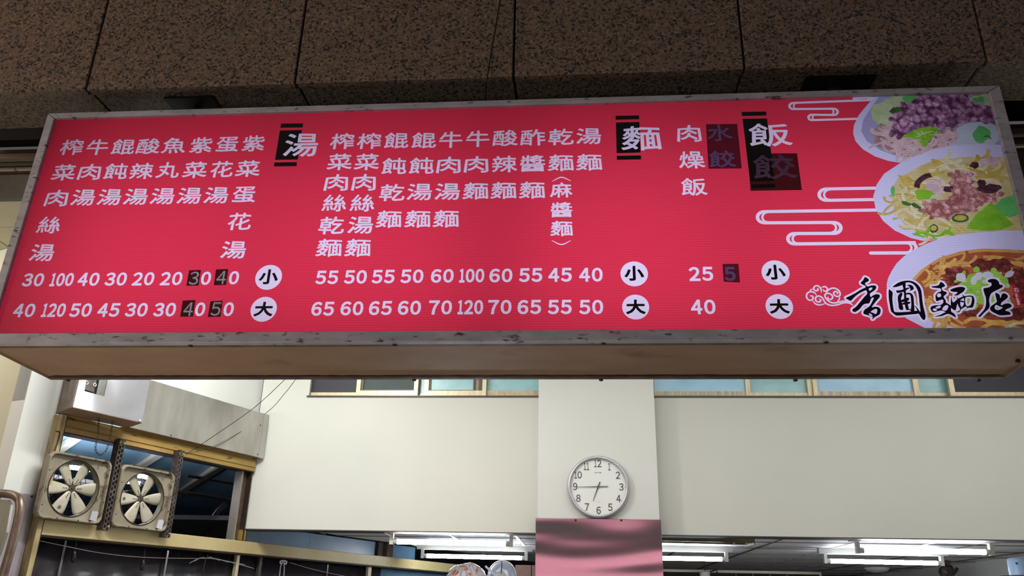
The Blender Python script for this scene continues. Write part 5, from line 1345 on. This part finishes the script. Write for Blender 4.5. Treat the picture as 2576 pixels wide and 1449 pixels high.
bm = BM(); tube(bm, [c+Vector((math.cos(2*math.pi*i/48), 0, math.sin(2*math.pi*i/48)))*rr_ for i in range(48)], .006, 8, closed=True); obj('ring', bm, LAMPW, fo, True)
bm = BM(); lathe(bm, [(0, .06), (.02, .055), (.03, .045)], c, (0, -1, 0), 16, False); obj('hub', bm, LAMPW, fo, True)
bm = BM(); tube(bm, [c+Vector((.0, -.05, rr_*.95)), c+Vector((-.004, -.055, 0)), c+Vector((-.02, -.05, -rr_*.9))], .004, 6); obj('cord', bm, KWOOD, fo)
# brown cupboard left of the pillar, pale door frame beside the fan
a, b = ony(1296, 1421, 7.4), ony(1420, 1427, 7.4)
t = empty('wall_cupboard', ((a.x+b.x)/2, 7.6, .9), 'brown wooden cupboard just left of the steel clad pillar', 'cupboard')
w_ = (b.x-a.x)/3
for k in range(3):
    bm = BM(); box(bm, (a.x+w_*k+.004, 7.4, .9), (a.x+w_*(k+1)-.004, 7.42, a.z)); obj('door', bm, BROWN, t)
bm = BM(); box(bm, (a.x, 7.42, .9), (b.x, 7.8, a.z)); obj('body', bm, BROWN, t)
# steel rail with hooks in front of the dark bay on the right
YR = 8.6
a, b = ony(1640, 1434, YR), ony(2066, 1446, YR)
t = empty('hook_rail', ((a.x+b.x)/2, YR, a.z), 'horizontal steel rail with short hangers across the dark bay right of the pillar', 'rail')
bm = BM(); box(bm, (a.x, YR-.012, a.z-.014), (b.x, YR+.012, a.z+.010)); obj('rail', bm, WIRE, t)
for k in range(4):
    bm = BM(); x = a.x+(b.x-a.x)*(.5+.1*k); tube(bm, [Vector((x, YR, a.z-.014)), Vector((x, YR-.02, a.z-.09)), Vector((x, YR-.05, a.z-.12))], .006, 6); obj('hook', bm, WIRE, t)
for x in (a.x+.01, b.x-.01):
    bm = BM(); box(bm, (x-.012, YR-.012, 0), (x+.012, YR+.012, a.z-.014)); obj('upright', bm, WIRE, t)
P = ony(1773, 1441, YR-.2); bm = BM(); lathe(bm, [(0, -.10), (.045, -.10), (.05, 0), (.048, .012), (0, .012)], P, (0, 0, 1), 24)
t = empty('hanging_lamp', P, 'small white round fixture hanging by the steel rail right of the pillar', 'lamp'); obj('housing', bm, LAMPW, t, True)
bm = BM(); tube(bm, [P+Vector((.05, 0, .01)), P+Vector((.11, 0, .03)), P+Vector((.12, 0, .0))], .008, 6); obj('bracket', bm, CABLE, t)
bm = BM(); tube(bm, [P+UPZ*.012, Vector((P.x, P.y, 2.06))], .004, 6); obj('cord', bm, CABLE, t)
# ceiling dome, dark lump on the wall, blue water filter
P = onz(2205, 1428, 2.06); bm = BM(); lathe(bm, [(.12, 0), (.12, .012), (.10, .03), (.06, .045), (0, .05)], P, (0, 0, -1), 28, False); tag(obj('ceiling_dome', bm, CEILG, None, True), 'small round dome on the low ceiling behind the lit lamps', 'ceiling light')
bm = BM(); P = ony(2382, 1438, 7.6); bmesh.ops.create_icosphere(bm, subdivisions=3, radius=1)
for v in bm.verts:
    n = v.co.normalized(); v.co = P+Vector((n.x*.065, n.y*.05, n.z*.06))*(1+.12*math.sin(n.x*7)*math.sin(n.z*6))
t = empty('wall_camera', P, 'dark small camera like fixture on the ceiling edge at right', 'camera'); obj('body', bm, IRON, t, True)
bm = BM(); tube(bm, [P, P+Vector((.07, 0, .0)), P+Vector((.09, 0, .03))], .014, 8); obj('arm', bm, IRON, t, True)
bm = BM(); box(bm, P+Vector((-.03, -.03, .06)), Vector((P.x+.03, P.y+.03, 2.06))); obj('mount', bm, IRON, t)
P = ony(2566, 1440, 5.6); t = empty('blue_canister', P-UPZ*.3, 'pale blue plastic cylinder on a dark ribbed ring at the right edge', 'canister')
bm = BM(); lathe(bm, [(.062, -.02), (.060, .075), (.050, .084), (0, .086)], P, (0, 0, 1), 28, False); obj('body', bm, PALEB, t, True)
bm = BM(); lathe(bm, [(.0, -.06), (.12, -.06), (.13, -.045), (.13, -.03), (.115, -.02), (.0, -.02)], P, (0, 0, 1), 36); obj('ring', bm, IRON, t, True)
bm = BM(); lathe(bm, [(0, -.4), (.10, -.4), (.11, -.06), (0, -.06)], P, (0, 0, 1), 28); obj('lower_body', bm, LAMPW, t, True)
bm = BM(); lathe(bm, [(0, .004), (.007, .003), (.007, 0)], P+Vector((-.035, -.052, .05)), (-.5, -.85, 0), 10); obj('black_button', bm, BLACK, t)
# cable hanging in front of the granite
P = [ony(1262, -20, 2.46), ony(1243, 90, 2.46), ony(1226, 190, 2.465), ony(1222, 215, 2.50), ony(1221, 262, 2.62)]
bm = BM(); tube(bm, catmull(P, 6), .0032, 6); tag(obj('hanging_cable', bm, CABLE, None, True), 'thin dark cable hanging down the granite beam to behind the sign', 'cable')
# unseen lit sign added across the street for the pillar's pink reflection
bm = BM(); box(bm, (-1.7, -9.0, 1.3), (2.5, -8.8, 3.12)); struct('added_sign', bm, PINKM)
